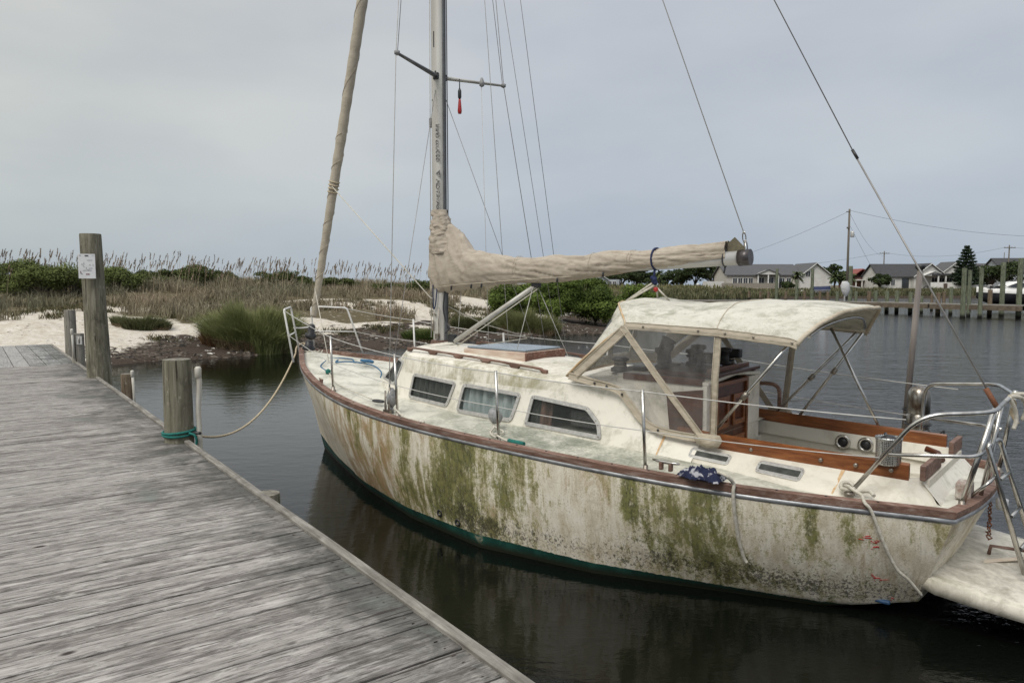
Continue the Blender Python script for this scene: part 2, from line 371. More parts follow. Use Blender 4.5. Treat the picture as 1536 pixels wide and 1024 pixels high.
def clear(name, col, alpha, rough=.12, haze=.25):
    t = NT(name); n = t.noise(t.coord('Object', (1, 1, .35)), 9, 6, .6)
    t.set(col=col, rough=rough, alpha=t.ramp(n, [(.3, alpha), (.72, alpha+haze)]), spec=.6); t.bump(t.noise(t.coord('Object'), 5, 3, .5), .25, .02); return t.m
VINYL = clear('clear_vinyl', (.30, .29, .28), .10, .06, .30)
PANE = clear('dark_pane', (.05, .055, .05), .18, .12, .12)

# ---------------------------------------------------------------- sailboat, in its own frame: x to the bow, y to port, z up from the water
BOAT_LOC = (3.228, 5.06, 0); BOAT_RZ = 2.4412
boat = empty('sailboat', BOAT_LOC, BOAT_RZ, 'weathered white sailing boat with algae stained hull and beige sail cover, moored at the dock', 'sailboat')
LOA = 8.03
HB = [.819, 1.262, 1.458, 1.515, 1.454, 1.227, .762, .032]; SZ = [.783, .882, 1.0, 1.291]
def hb(x): return max(cub(HB, min(max(x/LOA, 0), 1)), .03)
def sz(x): return cub(SZ, min(max(x/LOA, 0), 1))
WB = [(0, .60), (.08, .78), (.143, .934), (.286, 1.30), (.43, 1.45), (.571, 1.286), (.714, .947), (.857, .50), (1, .018)]
def hullpt(s, q, side=1):
    """s 0..1 stern to bow, q 0..1 sheer to waterline, 1..2 waterline to keel"""
    xs = s*LOA; xw = .22+s*(7.514-.22); zs = sz(xs); ys = hb(xs); yw = float(np.interp(s, [a for a, b in WB], [b for a, b in WB]))
    zk = interp(s, [0, .06, .2, .6, .85, 1], [.12, -.03, -.3, -.5, -.3, -.0])
    lift = interp(s, [0, .08], [.13, 0])
    if q <= 1:
        y = ys+(yw-ys)*(q**1.35 if s > .75 else q**1.8); z = zs+(lift-zs)*q; x = xs+(xw-xs)*q**1.05
    else:
        a = (q-1)*PI/2; y = yw*math.cos(a); z = lift+(zk-lift)*math.sin(a); x = xw
    return Vector((x, side*y, z))
def stain(x, z, sd):
    zs = sz(x); G = K = R = 0
    for bx, zt, zb, w, a in ((5.15, 1.0, .35, .20, .55), (4.75, .98, .5, .14, .35), (4.30, .98, .30, .17, .75), (3.92, .6, .2, .2, .5), (3.70, .95, .22, .20, .82), (3.42, .9, .25, .16, .9), (3.05, .92, .40, .17, .85), (2.75, .7, .3, .2, .35),
                             (1.95, .85, .40, .12, .8), (1.68, .85, .18, .22, .72), (1.38, .8, .15, .16, .75), (.95, .8, .2, .25, .3), (.76, .80, .48, .05, .8), (.56, .80, .42, .045, .75), (.12, .82, .60, .16, .62), (.5, .3, .05, .5, .15), (4.2, .30, .02, .6, .65), (1.2, .26, .02, .5, .42), (3.2, .28, .05, .5, .5)):
        if sd < 0: bx = 8-bx
        g = math.exp(-((x-bx)/w)**2)
        up = 1/(1+math.exp(-(z-zb)/.05)); dn = 1/(1+math.exp((z-zt-.05)/.04)) if zt < .7 else 1
        G += a*g*up*dn
    G += .09*(1/(1+math.exp(-(5.4-x)/.25)))*(1/(1+math.exp(-(x-1.1)/.2)))*(.5+.5*math.sin(x*5.3+1)**2)+.14*math.exp(-((z-.10)/.09)**2)*(x < 5)
    R = .95*math.exp(-((x-5.0)/.75)**2)*(1-.2*z)+.20*math.exp(-((x-3.2)/1.6)**2)+.14
    K = .72*math.exp(-((z-.20)/.15)**2)*(1 if x < 3.6 else .45)+.5*math.exp(-((x-1.85)/.18)**2)*(1 if z > .35 else .3)+.35*math.exp(-((x-3.5)/.5)**2)+.2*math.exp(-((x-.8)/.7)**2)
    return (min(G, 1.1), min(K, 1), min(R, 1))
def build_hull():
    ns, nq = 260, 46; me = bpy.data.meshes.new('hull'); vs = []; fs = []; cols = []
    qs = [i/34 for i in range(35)]+[1+i/11 for i in range(1, 12)]
    for sd in (1, -1):
        o = len(vs)
        for i in range(ns+1):
            for q in qs:
                p = hullpt(i/ns, q, sd); vs.append(p); cols.append(stain(p.x, p.z, sd))
        n = len(qs)
        for i in range(ns):
            for j in range(n-1):
                a = o+i*n+j; f = (a, a+n, a+n+1, a+1); fs.append(f if sd < 0 else f[::-1])
    # transom: slightly hollow panel between the two sides
    n = len(qs); o2 = (ns+1)*n; o = len(vs); m = 13
    for j in range(n):
        A = vs[j]; B = vs[o2+j]
        for k in range(m):
            t = k/(m-1); p = A.lerp(B, t); p = p+Vector((-.10*(1-(2*t-1)**2)*max(0, 1-j/n), 0, 0)); vs.append(p); cols.append((0.15, .1, .2))
    for j in range(n-1):
        for k in range(m-1):
            a = o+j*m+k; fs.append((a, a+1, a+m+1, a+m))
    me.from_pydata([tuple(v) for v in vs], [], fs); me.polygons.foreach_set('use_smooth', [True]*len(fs))
    ca = me.color_attributes.new('stain', 'FLOAT_COLOR', 'POINT'); ca.data.foreach_set('color', np.array([list(c)+[1] for c in cols], np.float32).ravel())
    me.materials.append(HULL); me.update(); ob = bpy.data.objects.new('hull', me); C.objects.link(ob); ob.parent = boat; return ob
hull = build_hull()
# skin fittings
for x, q in ((3.98, .80), (3.72, .83)):
    s_ = x/LOA; p = hullpt(s_, q); b = MB(); b.lathe([(.032, -.02), (.032, .008), (.018, .010), (.017, -.004)], p, 16, rot=Matrix.Rotation(-PI/2, 3, 'X')); b.build('skin_fitting', BLACK, hull)
p = hullpt(.028, .97); MB().box(p+V(0, .004, .0), (.10, .03, .03)).build('blue_fitting', BLUEP, hull, bevel=.012)
# rust and red scrapes on the quarter
b = MB()
for i in range(26):
    s_ = 0; s_, q = random.choice([(.047, .30), (.044, .36), (.052, .26), (.040, .66), (.036, .70), (.042, .64), (.022, .95)]); s_ += random.uniform(-.003, .003); q += random.uniform(-.02, .02)
    p = hullpt(s_, q); p2 = hullpt(s_+random.uniform(-.006, .006), q+random.uniform(-.012, .012)); b.tube([p+V(0, .001, 0), p2+V(0, .001, 0)], random.uniform(.0015, .004), 4)
b.build('red_paint_scrape', REDM, hull)
# sheer line pieces
def sheerline(off, dz, x0=0., x1=LOA, n=90):
    out = []
    for i in range(n+1):
        x = lerp(x0, x1, i/n); out.append(Vector((x, max(hb(x)+off, .02), sz(x)+dz)))
    return out
port = sheerline(0, 0); loop = [p for p in port]; star = [Vector((p.x, -p.y, p.z)) for p in port]
def profile_sweep(mb, line, prof, m=0):
    """prof: (out, up) pairs; swept along line with the outward direction in the xy plane"""
    P = []; n = len(line)
    for i, p in enumerate(line):
        t = (line[min(i+1, n-1)]-line[max(i-1, 0)]); t.z = 0; t.normalize(); o = Vector((-t.y, t.x, 0))
        P.append([p+o*a+Vector((0, 0, u)) for a, u in prof])
    mb.grid(P, m, False, True); k = len(prof); o_ = len(mb.v)-len(P)*k
    mb.f += [tuple(o_+j for j in range(k)), tuple(o_+(n-1)*k+j for j in range(k))[::-1]]; mb.mi += [m, m]; mb.sm += [False]*2; mb.col += [mb.c]*2
full = [p for p in port]+[p for p in star[::-1]]
tran = catmull([V(0, .82, .783), V(-.07, .45, .785), V(-.10, 0, .79), V(-.07, -.45, .785), V(0, -.82, .783)], 6)
toe = [(.005, 0), (.010, .045), (-.035, .052), (-.055, .048), (-.060, -.02)]
for nm, ln in (('toe_rail', port), ('toe_rail', [V(p.x, p.y, p.z) for p in star[::-1]])):
    b = MB(); profile_sweep(b, ln, toe); b.build(nm, TEAK, boat)
b = MB(); profile_sweep(b, [p for p in tran][::-1], [(.005, 0), (.010, .042), (-.055, .047), (-.060, -.02)]); b.build('transom_cap', TEAK, boat)
rub = [p+V(0, 0, -.018) for p in tran[::-1]]+[p+V(0, 0, -.018) for p in port[1:]]
b = MB(); pts = [p+V(0, 0, -.018) for p in port[::-1]]+[p+V(0, 0, -.018) for p in tran[1:-1]]+[p+V(0, 0, -.018) for p in star]
def outw(pts, d):
    o = []; n = len(pts)
    for i, p in enumerate(pts):
        t = pts[min(i+1, n-1)]-pts[max(i-1, 0)]; t.z = 0; t.normalize(); o.append(p+Vector((t.y, -t.x, 0))*d)
    return o
pp = outw(pts, -.012)
b.tube(pp, .021, 10); b.build('rub_rail', RUBM, boat)
# screw plugs of the toe rail
for i in range(26):
    x = .4+i*.28; MB().lathe([(.008, -.002), (.008, .001)], (x, hb(x)-.02, sz(x)+.052), 8).build('screw_plug', BLACK, boat)
# deck
def cabbase(x): return interp(x, [.12, .35, .9, 1.5, 1.95, 3.3, 4.2, 5.0, 5.3, 5.85, 6.1, 6.15], [.62, .84, .95, .87, .83, .81, .80, .72, .66, .46, .22, 0])
b = MB()
for sd in (1, -1):
    P = []
    for i in range(91):
        x = lerp(0.0, 8.0, i/90); r = []
        yi = 0 if x > 1.95 else interp(x, [0, .10, .12, 1.95], [0, 0, .55, .6]); yo = max(hb(x)-.03, .01)
        yi = min(yi, yo)
        for j in range(13):
            y = lerp(yo, yi, j/12); r.append(V(x-(.08*(1-(y/.82)**2) if x < .08 else 0), sd*y, sz(x)-.012+.045*(1-(y/max(yo, .1))**2)))
        P.append(r)
    b.grid(P)
b.build('deck', DECK, boat)
# ---- cabin trunk
CT = [(1.75, .64, 1.0), (2.10, .66, 1.03), (2.22, .67, 1.12), (2.32, .69, 1.26), (2.42, .70, 1.33), (3.0, .715, 1.345), (3.3, .72, 1.35), (4.2, .72, 1.405), (4.95, .64, 1.44), (5.2, .58, 1.45), (5.42, .42, 1.46), (5.52, .2, 1.47), (5.54, 0, 1.475)]
CB = [(1.75, .85), (2.10, .83), (2.22, .83), (2.32, .83), (2.42, .83), (3.0, .82), (3.3, .81), (4.2, .80), (4.95, .73), (5.3, .66), (5.85, .46), (6.1, .22), (6.15, 0)]
def dens(u):  # param along the outline 0..12
    i = min(int(u), 11); t = u-i; a = CT[i]; c = CT[i+1]; d = CB[i]; e = CB[i+1]
    top = V(lerp(a[0], c[0], t), lerp(a[1], c[1], t), lerp(a[2], c[2], t)); x = lerp(d[0], e[0], t); base = V(x, lerp(d[1], e[1], t), sz(x)+.0)
    return base, top
def wallpt(x, z, side=1):
    # port wall at (x,z)
    lo, hi = 0., 9.
    for _ in range(30):
        m = (lo+hi)/2; bs, tp = dens(m); t = (z-bs.z)/(tp.z-bs.z); xx = lerp(bs.x, tp.x, t)
        if xx < x: lo = m
        else: hi = m
    bs, tp = dens(lo); t = (z-bs.z)/(tp.z-bs.z); p = bs.lerp(tp, t); return V(x, side*p.y, z)
WIN = [[(5.02, 1.28), (4.31, 1.25), (4.41, .99), (5.06, 1.015)], [(4.21, 1.25), (3.47, 1.22), (3.55, .95), (4.27, .965)], [(3.35, 1.22), (2.74, 1.175), (2.60, 1.06), (2.56, .925), (3.40, .945)]]
def rnd(poly, r=.05, k=4):
    pts = [Vector((a, c, 0)) for a, c in poly]; n = len(pts); out = []
    for i in range(n):
        a = (pts[i-1]-pts[i]); b_ = (pts[(i+1) % n]-pts[i]); rr = min(r, a.length*.4, b_.length*.4); p = pts[i]+a.normalized()*rr; q = pts[i]+b_.normalized()*rr
        for j in range(k+1):
            t = j/k; w = (1-t)**2*p+2*t*(1-t)*pts[i]+t*t*q; out.append((w.x, w.y))
    return out
def inset(poly, d):
    n = len(poly); cx = sum(p[0] for p in poly)/n; cz = sum(p[1] for p in poly)/n; out = []
    for i in range(n):
        a = Vector(poly[i-1]); b_ = Vector(poly[(i+1) % n]); t = (b_-a).normalized(); nn = Vector((-t.y, t.x))
        if nn.dot(Vector((cx, cz))-Vector(poly[i])) < 0: nn = -nn
        out.append(tuple(Vector(poly[i])+nn*d))
    return out
def inside(x, z, poly):
    c = False; n = len(poly)
    for i in range(n):
        (x1, z1), (x2, z2) = poly[i], poly[(i+1) % n]
        if (z1 > z) != (z2 > z) and x < (x2-x1)*(z-z1)/(z2-z1)+x1: c = not c
    return c
FW_A, FW_B = 9.25, 10.15      # front quarter window, as a span of the outline parameter
holes = [inset(rnd(w), .018) for w in WIN]
b = MB()
for sd in (1, -1):
    us = []
    for i in range(12):
        L = (dens(i+1)[0]-dens(i)[0]).length; k = max(2, int(L/.02)); us += [i+j/k for j in range(k)]
    us.append(12); nz = 26; P = [[None]*(nz+1) for _ in us]
    for i, u in enumerate(us):
        bs, tp = dens(u)
        for j in range(nz+1): 
            p = bs.lerp(tp, j/nz); P[i][j] = V(p.x, sd*p.y, p.z-(.04 if j == 0 else 0))
    o = len(b.v); vs = [p for r in P for p in r]; fs = []
    for i in range(len(us)-1):
        um = (us[i]+us[i+1])/2
        for j in range(nz):
            c = (P[i][j]+P[i+1][j+1])/2
            if um < 9.2 and any(inside(c.x, c.z, h) for h in holes): continue
            tt = (j+.5)/nz
            if FW_A+.03 < um < FW_B-.03 and .24 < tt < .80: continue
            a = i*(nz+1)+j; fs.append((a, a+nz+1, a+nz+2, a+1))
    b.add(vs, fs, 0, True)
    # rounded roof edge and cambered roof
    R = []
    for i in range(0, len(us), 3):
        bs, tp = dens(us[i]); T = V(tp.x, sd*tp.y, tp.z); row = [T]
        cx = min(tp.x, 5.1); cen = V(cx if tp.x < 5.2 else lerp(cx, 4.9, .3), 0, tp.z)
        for f, up in ((.985, .014), (.95, .026), (.90, .034), (.75, .05), (.55, .068), (.3, .083), (0, .09)):
            row.append(V(lerp(cen.x, T.x, f), T.y*f, T.z+up*(1 if tp.z > 1.2 else .0)+(0 if tp.z > 1.2 else .0)))
        R.append(row)
    b.grid(R)
cabin = b.build('cabin', CABIN, boat)
# inner raised box round the companionway
b = MB(); 
for sd in (1, -1): b.prism([(2.6, sd*.50, .8), (1.80, sd*.50, .8), (1.80, sd*.50, 1.405), (2.6, sd*.50, 1.42)], (0, sd*.03, 0))
b.prism([(2.6, -.53, 1.42), (1.76, -.53, 1.407), (1.76, 0, 1.45), (1.76, .53, 1.407), (2.6, .53, 1.42)], (0, 0, .03)); b.box((1.79, -.36, 1.1), (.04, .36, .62)); b.box((1.79, .49, 1.1), (.04, .08, .62))
b.box((1.79, 0, .6), (.04, 1.3, .5)); b.build('companionway_bulkhead', CABIN, boat, bevel=.008)
# port and starboard windows
curtains = [CURTG, CURT, CURTP]
wi = 0
for sd in (1, -1):
    for k, w in enumerate(WIN):
        rw = rnd(w, .055 if k < 2 else .035); iw = inset(rw, .032)
        def on(p, off): q = wallpt(p[0], p[1], sd); return q+V(0, sd*off, 0)
        b = MB(); b.ring([on(p, .001) for p in rw], [on(p, .001) for p in iw], (0, sd*.013, 0)); fr = b.build('window_frame', WFRAME, boat, bevel=.002)
        for i, p in enumerate(rw):
            if i % 3 == 1:
                q = inset(rw, .016)[i]; c = on(q, .015); MB().lathe([(.0055, -.002), (.004, .002)], c, 8, rot=Matrix.Rotation(-PI/2*sd, 3, 'X')).build('screw', DULL, fr)
        pw = inset(rw, .026); b = MB(); b.prism([on(p, -.008) for p in pw], (0, sd*.004, 0)); b.build('pane', PANE, fr)
        # curtain with folds
        x0 = min(p[0] for p in w)-.03; x1 = max(p[0] for p in w)+.03; P = []
        segs = [(x0, x1, curtains[k])] if k < 2 else [(x1-.16, x1, CURTG), (x1-.30, x1-.17, CURTP)]
        for a, c_, mt in segs:
            P = []; n = 70
            for i in range(n+1):
                x = lerp(a, c_, i/n); off = .06+.026*math.sin(x*62+math.sin(x*9)*2)+.010*math.sin(x*140)
                P.append([wallpt(x, z, sd)-V(0, sd*off, 0) for z in (.90, 1.0, 1.1, 1.2, 1.31)])
            b = MB(); b.grid(P); b.build('curtain', mt, fr)
        if k == 2: MB().box((2.85, sd*.45, 1.02), (.4, .3, .14)).build('cabin_clutter', GREYP, fr, bevel=.03)
    # front quarter window
    def fp(u, t, off=0):
        bs, tp = dens(u); p = bs.lerp(tp, t); n = V(.75, .66, .3).normalized(); p = p+n*off; return V(p.x, sd*p.y, p.z)
    o4 = rnd([(FW_A, .82), (FW_B, .82), (FW_B, .22), (FW_A, .22)], .12); 
    def nn(o): return [(lerp((FW_A+FW_B)/2, a, .84), lerp(.52, c, .84)) for a, c in o]
    b = MB(); n0 = V(.75, sd*.66, .3).normalized(); b.ring([fp(a, c, .001) for a, c in o4], [fp(a, c, .001) for a, c in nn(o4)], n0*.012); fr = b.build('window_frame', WFRAME, boat)
    b = MB(); b.prism([fp(a, c, -.006) for a, c in nn(o4)], n0*.003); b.build('pane', PANE, fr)
    P = [[fp(lerp(FW_A, FW_B, i/20), t, -.05+.008*math.sin(i*1.6)) for t in (.2, .5, .84)] for i in range(21)]; b = MB(); b.grid(P); b.build('curtain', CURTG, fr)
# grab rails: scalloped teak on each side of the roof
def grabrail(sd):
    b = MB(); n = 60; P = []
    for i in range(n+1):
        t = i/n; x = lerp(5.22, 3.32, t); y = sd*lerp(.545, .585, t); z0 = interp(x, [3.0, 3.3, 4.2, 5.2], [1.385, 1.39, 1.445, 1.49])
        ph = (t*5) % 1.0; foot = abs(ph-.0) < .10 or abs(ph-1) < .10
        lo = z0-.004 if (foot) else z0+.022+.008*math.sin(ph*PI); hi = z0+.050
        if t < .02 or t > .98: hi -= .012
        P.append([V(x, y-.014, lo), V(x, y+.014, lo), V(x, y+.016, hi-.006), V(x, y+.008, hi), V(x, y-.008, hi), V(x, y-.016, hi-.006)])
    b.grid(P, closeu=True); b.prism(P[0], (.012, 0, 0)); b.prism(P[-1], (-.012, 0, 0)); return b.build('grab_rail', TEAK, boat)
grabrail(1); grabrail(-1)
# forward hatch with bare wooden coaming and grey lid
b = MB(); HX0, HX1, HY = 3.78, 4.62, .32
b.prism([(HX0, -HY, 1.44), (HX1, -HY, 1.44), (HX1, HY, 1.44), (HX0, HY, 1.44)], (0, 0, .10)); hc = b.build('hatch', simple('bare_hatch_wood', (.62, .54, .45), (.44, .32, .25), 14, (.2, 1, 1), rough=.7, c3=(.30, .14, .10), lo=.3, hi=.8, bump=.2), boat, bevel=.008)
b = MB(); b.box(((HX0+HX1)/2, 0, 1.552), (HX1-HX0-.05, 2*HY-.06, .018)); b.build('lid', HATCHT, hc, bevel=.006)
b = MB(); b.box((HX0-.004, 0, 1.487), (.012, 2*HY+.012, .1)); b.build('aft_face', wood('red_brown_plank', (.12, .05, .035), (.2, .09, .06), (.33, .25, .22), .7), hc)
# ---- cockpit
COAT = [(1.95, .66, .985), (1.5, .655, .965), (.9, .64, .95), (.30, .625, .94), (.22, .56, .94)]
COAB = [(1.95, .83), (1.5, .86), (.9, .945), (.32, .84), (.12, .62)]
for sd in (1, -1):
    b = MB(); P = []
    for u in range(41):
        t = u/10; i = min(int(t), 3); t -= i; a, c, d, e = COAT[i], COAT[i+1], COAB[i], COAB[i+1]
        T = V(lerp(a[0], c[0], t), sd*lerp(a[1], c[1], t), lerp(a[2], c[2], t)); x = lerp(d[0], e[0], t); B = V(x, sd*lerp(d[1], e[1], t), sz(x)-.01)
        I = V(T.x, T.y-sd*.045, T.z); P.append([B, B.lerp(T, .5)+V(0, sd*.008, 0), B.lerp(T, .93), T+V(0, -sd*.01, .004), I+V(0, 0, .002), V(I.x, I.y, .44)])
    b.grid(P); b.build('cockpit_coaming', COCKPIT, boat)
    b = MB(); ln = [V(x, sd*y, z-.008) for x, y, z in COAT[:4]]; ln = catmull(ln, 6)
    if sd > 0: profile_sweep(b, ln, [(-.010, 0), (-.010, .10), (.018, .112), (.026, .10), (.026, 0)][::-1])
    else: profile_sweep(b, ln, [(-.026, 0), (-.026, .10), (-.018, .112), (.010, .10), (.010, 0)][::-1])
    b.build('coaming_board', VARN, boat)
    for x in (1.35, .85, .62, .40): MB().lathe([(.014, -.01), (.014, .004), (.006, .007)], (x, sd*.655+(.008 if sd > 0 else -.008), .99), 10, rot=Matrix.Rotation(-PI/2*sd, 3, 'X')).build('coaming_bolt', DULL, boat)
    # seats
    b = MB(); b.box((.98, sd*.45, .76), (1.52, .34, .05)); b.box((.98, sd*.29, .6), (1.52, .03, .3)); b.build('cockpit_seat', COCKPIT, boat, bevel=.012)
b = MB(); b.box((1.0, 0, .44), (1.7, 1.26, .04)); b.box((.21, 0, .69), (.04, 1.14, .5)); b.build('cockpit_well', COCKPIT, boat)
# sloping deck aft of the cockpit, and its end boards
b = MB(); b.prism([(.23, .60, .93), (.23, -.60, .93), (.10, -.62, .785), (.10, .62, .785)], (-.006, 0, -.004)); b.build('aft_deck_slope', CABIN, boat)
for y0, y1 in ((.645, .14), (-.30, -.645)):
    b = MB(); b.prism([(.20, y0, .945), (.20, y1, .945), (.20, y1, 1.04), (.20, y0, 1.045)], (.035, 0, 0)); b.build('aft_coaming_board', TEAK, boat, bevel=.006)
MB().tube([(.22, .0, .96), (.26, -.05, 1.0), (.34, -.06, 1.02)], .022, 8).build('tiller_head', VARND, boat)
# round vents in the far cockpit side
for x in (1.06, .88):
    b = MB(); r = Matrix.Rotation(-PI/2, 3, 'X'); b.lathe([(.062, 0), (.062, .012), (.050, .018), (.040, .012), (.038, -.01), (.001, -.012)], (x, -.585, .885), 24, rot=r); v_ = b.build('round_vent', STEEL, boat)
    MB().lathe([(.037, 0), (.037, .004)], (x, -.584, .885), 20, rot=r).build('vent_opening', BLACK, v_)
# wooden companionway doors
b = MB(); b.box((1.768, .13, .99), (.03, .60, .80)); dd = b.build('companionway_door', VARND, boat, bevel=.006)
b = MB()
for y in (-.03, .29):
    for z in (.82, 1.17): b.ring([(1.752, y-.12, z-.13), (1.752, y+.12, z-.13), (1.752, y+.12, z+.13), (1.752, y-.12, z+.13)], [(1.752, y-.085, z-.09), (1.752, y+.085, z-.09), (1.752, y+.085, z+.09), (1.752, y-.085, z+.09)], (-.015, 0, 0))
b.build('door_frame', VARN, dd, bevel=.003)
b = MB(); b.box((1.755, -.185, 1.0), (.045, .035, .86)); b.box((1.755, .445, 1.0), (.045, .035, .86)); b.box((1.755, .13, 1.405), (.045, .66, .03)); b.build('door_post', VARN, dd, bevel=.004)
# portlights in the coaming side
def coamside(x, t):
    i = 0
    while i < 3 and COAT[i+1][0] > x: i += 1
    a, c, d, e = COAT[i], COAT[i+1], COAB[i], COAB[i+1]; k = (x-a[0])/(c[0]-a[0]); T = V(x, lerp(a[1], c[1], k), lerp(a[2], c[2], k)); xb = lerp(d[0], e[0], k); B = V(xb, lerp(d[1], e[1], k), sz(xb)-.01)
    return B.lerp(T, t)
for sd in (1, -1):
    for x0, x1 in ((1.80, 1.47), (1.26, .93)):
        def cp(x, z, off):
            q = coamside(x, (z-.80)/.16); n = V(0, .55, .83) if False else V(0, .62, .78); q = q+n*off; return V(q.x, sd*q.y, q.z)
        zc = .888; o_ = rnd([(x0, zc+.036), (x1, zc+.036), (x1, zc-.036), (x0, zc-.036)], .05, 5); i_ = inset(o_, .019)
        b = MB(); n_ = V(0, sd*.62, .78); b.ring([cp(a, c, .0) for a, c in o_], [cp(a, c, .0) for a, c in i_], n_*.014); fr = b.build('portlight_frame', LFRAME, boat, bevel=.002)
        b = MB(); b.prism([cp(a, c, .002) for a, c in i_], n_*.005); b.build('pane', simple('dark_portlight_glass', (.045, .048, .045), (.085, .09, .085), 14, (1, 1, .4), rough=.12), fr)
        for i, (a, c) in enumerate(inset(o_, .009)):
            if i % 3 == 0: MB().lathe([(.0045, 0), (.003, .003)], cp(a, c, .014), 6).build('screw', DULL, fr)
# rust runs are real stains under two fittings
for x in (2.05, 1.82, .70):
    b = MB(); P = []
    for i in range(9):
        t = i/8; q = coamside(min(x, 1.94) if x < 1.95 else x, .95-t*.8) if x < 1.95 else wallpt(x, 1.0-t*.13); w = .012*(1-t*.5); P.append([q+V(-w, .0025, .0025), q+V(w, .0025, .0025)])
    b.grid(P); b.build('rust_stain', simple('rust_run', (.50, .30, .14), (.62, .48, .30), 60, (1, 1, .1), rough=.8), boat)
# ---------------------------------------------------------------- rig
MX = 5.30
def oval(cx, cy, z, a, c, n=20): return [V(cx+a*math.cos(2*PI*i/n), cy+c*math.sin(2*PI*i/n), z) for i in range(n)]
b = MB(); zs = [1.50, 4.5, 9.9, 11.8]; b.grid([oval(MX, 0, z, .085, .062) for z in zs], 0, True, True); b.prism(oval(MX, 0, 11.8, .085, .062), (0, 0, .01))
mast = b.build('mast', ALU, boat)
b = MB(); b.box((MX-.045, -.050, 6.6), (.05, .012, 10.2)); b.build('painted_mast_shade', ALUD, mast)  # dark strip added to draw the shaded side of the mast, no fitting
b = MB(); b.box((MX-.088, 0, 6.6), (.014, .03, 10.2)); b.build('sail_track', ALUD, mast)
b = MB(); b.lathe([(.15, 0), (.15, .03), (.11, .05), (.10, .09)], (MX, 0, 1.485), 18); b.build('mast_step', simple('rusty_brown_step', (.13, .07, .045), (.06, .035, .03), 30, rough=.8, bump=.4), mast)
# slot, holes and the worn lettering on the mast face
b = MB(); b.box((MX, .0605, 4.90), (.014, .006, .17)); b.lathe([(.012, 0), (.012, .006)], (MX-.02, .055, 4.55), 10, rot=Matrix.Rotation(-PI/2, 3, 'X')); b.lathe([(.012, 0), (.012, .006)], (MX+.03, .052, 4.25), 10, rot=Matrix.Rotation(-PI/2, 3, 'X')); b.build('slot', BLACK, mast)
def text(name, body, size, mat, parent, M, spacing=1.0, extr=.0015):
    cu = bpy.data.curves.new(name, 'FONT'); cu.body = body; cu.size = size; cu.extrude = extr; cu.space_character = spacing; cu.align_x = 'LEFT'
    tmp = bpy.data.objects.new('tmp', cu); C.objects.link(tmp); dg = bpy.context.evaluated_depsgraph_get(); me = bpy.data.meshes.new_from_object(tmp.evaluated_get(dg)); bpy.data.objects.remove(tmp)
    me.transform(M); me.materials.clear(); me.materials.append(mat); o = bpy.data.objects.new(name, me); C.objects.link(o); o.parent = parent; return o
# faded marker letters run down the port side of the mast
R_ = Matrix(((0, -1, 0, 0), (0, 0, 1, 0), (-1, 0, 0, 0), (0, 0, 0, 1)))
FADE = simple('worn_lettering', (.06, .06, .06), (.34, .335, .32), 30, rough=.7, lo=.42, hi=.6)
text('mast_lettering', 'InrEl co./008', .085, FADE, mast, Matrix.Translation((MX-.02, .0625, 3.98)) @ R_, .95)
text('mast_lettering', '\u25bc ADTSVAS', .085, FADE, mast, Matrix.Translation((MX-.02, .0625, 3.48)) @ R_, .9)
# spreaders
for sd in (1, -1):
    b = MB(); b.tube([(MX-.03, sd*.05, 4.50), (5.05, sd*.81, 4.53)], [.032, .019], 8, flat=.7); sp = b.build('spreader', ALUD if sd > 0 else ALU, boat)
    MB().lathe([(.001, -.03), (.028, -.015), (.030, .015), (.001, .03)], (5.045, sd*.82, 4.532), 12).build('tip_cap', GREYP, sp)
    MB().box((MX-.03, sd*.062, 4.5), (.07, .03, .07)).build('socket', BLACK, sp, bevel=.006)
def wire(name, pts, r, mat, parent=None): return MB().tube(pts, r, 6).build(name, mat, parent if parent is not None else boat)
for sd in (1, -1):
    wire('upper_shroud', [(4.68, sd*1.30, .98), (5.05, sd*.83, 4.53), (5.27, sd*.06, 11.7)], .0042, WIRE if sd < 0 else LWIRE)
    wire('lower_shroud', [(4.72, sd*1.30, .98), (5.28, sd*.06, 4.35)], .0034, WIRE)
    wire('halyard', [(5.05, sd*.81, 4.53), (5.26, sd*.07, 9.9)], .0032, WIRE)
    b = MB(); b.tube([(4.68, sd*1.30, .97), (4.70, sd*1.262, 1.22)], .010, 8); b.tube([(4.73, sd*1.30, .97), (4.76, sd*1.27, 1.18)], .009, 8); b.box((4.70, sd*1.30, .98), (.09, .03, .05)); b.build('turnbuckle', DULL, boat)
wire('running_backstay', [(4.40, -1.32, .95), (5.27, -.05, 11.7)], .0034, WIRE)
wire('running_backstay', [(4.51, -1.32, .95), (5.27, -.05, 9.6)], .0032, WIRE)
wire('flag_halyard', [(5.0, -.50, 1.5), (5.07, -.46, 4.50)], .003, LWIRE)
wire('halyard', [(4.90, -.75, 1.45), (5.08, -.42, 6.5), (5.25, -.1, 11.6)], .0035, LWIRE)
wire('halyard', [(MX+.11, .03, 1.6), (MX+.11, .02, 4.2), (MX+.09, 0, 11.6)], .0045, LWIRE)
wire('halyard', [(MX-.10, -.03, 1.7), (MX-.115, -.03, 3.2), (MX-.10, -.02, 11.6)], .006, BLACK)
b = MB(); b.box((MX+.11, .01, 4.02), (.03, .04, .11)); b.build('halyard_block', GREYP, boat, bevel=.01)
b = MB(); b.lathe([(.012, -.05), (.028, -.04), (.03, .0), (.012, .05)], (5.06, -.46, 4.50), 10); b.build('flag_block', GREYP, boat)
b = MB(); b.tube([(5.16, -.20, 4.50), (5.16, -.20, 4.40)], .006, 6); b.lathe([(.010, 4.28), (.020, 4.30), (.020, 4.37), (.008, 4.40)], (5.16, -.20, 0), 10); tg = b.build('hanging_tell_tale', BLACK, boat)
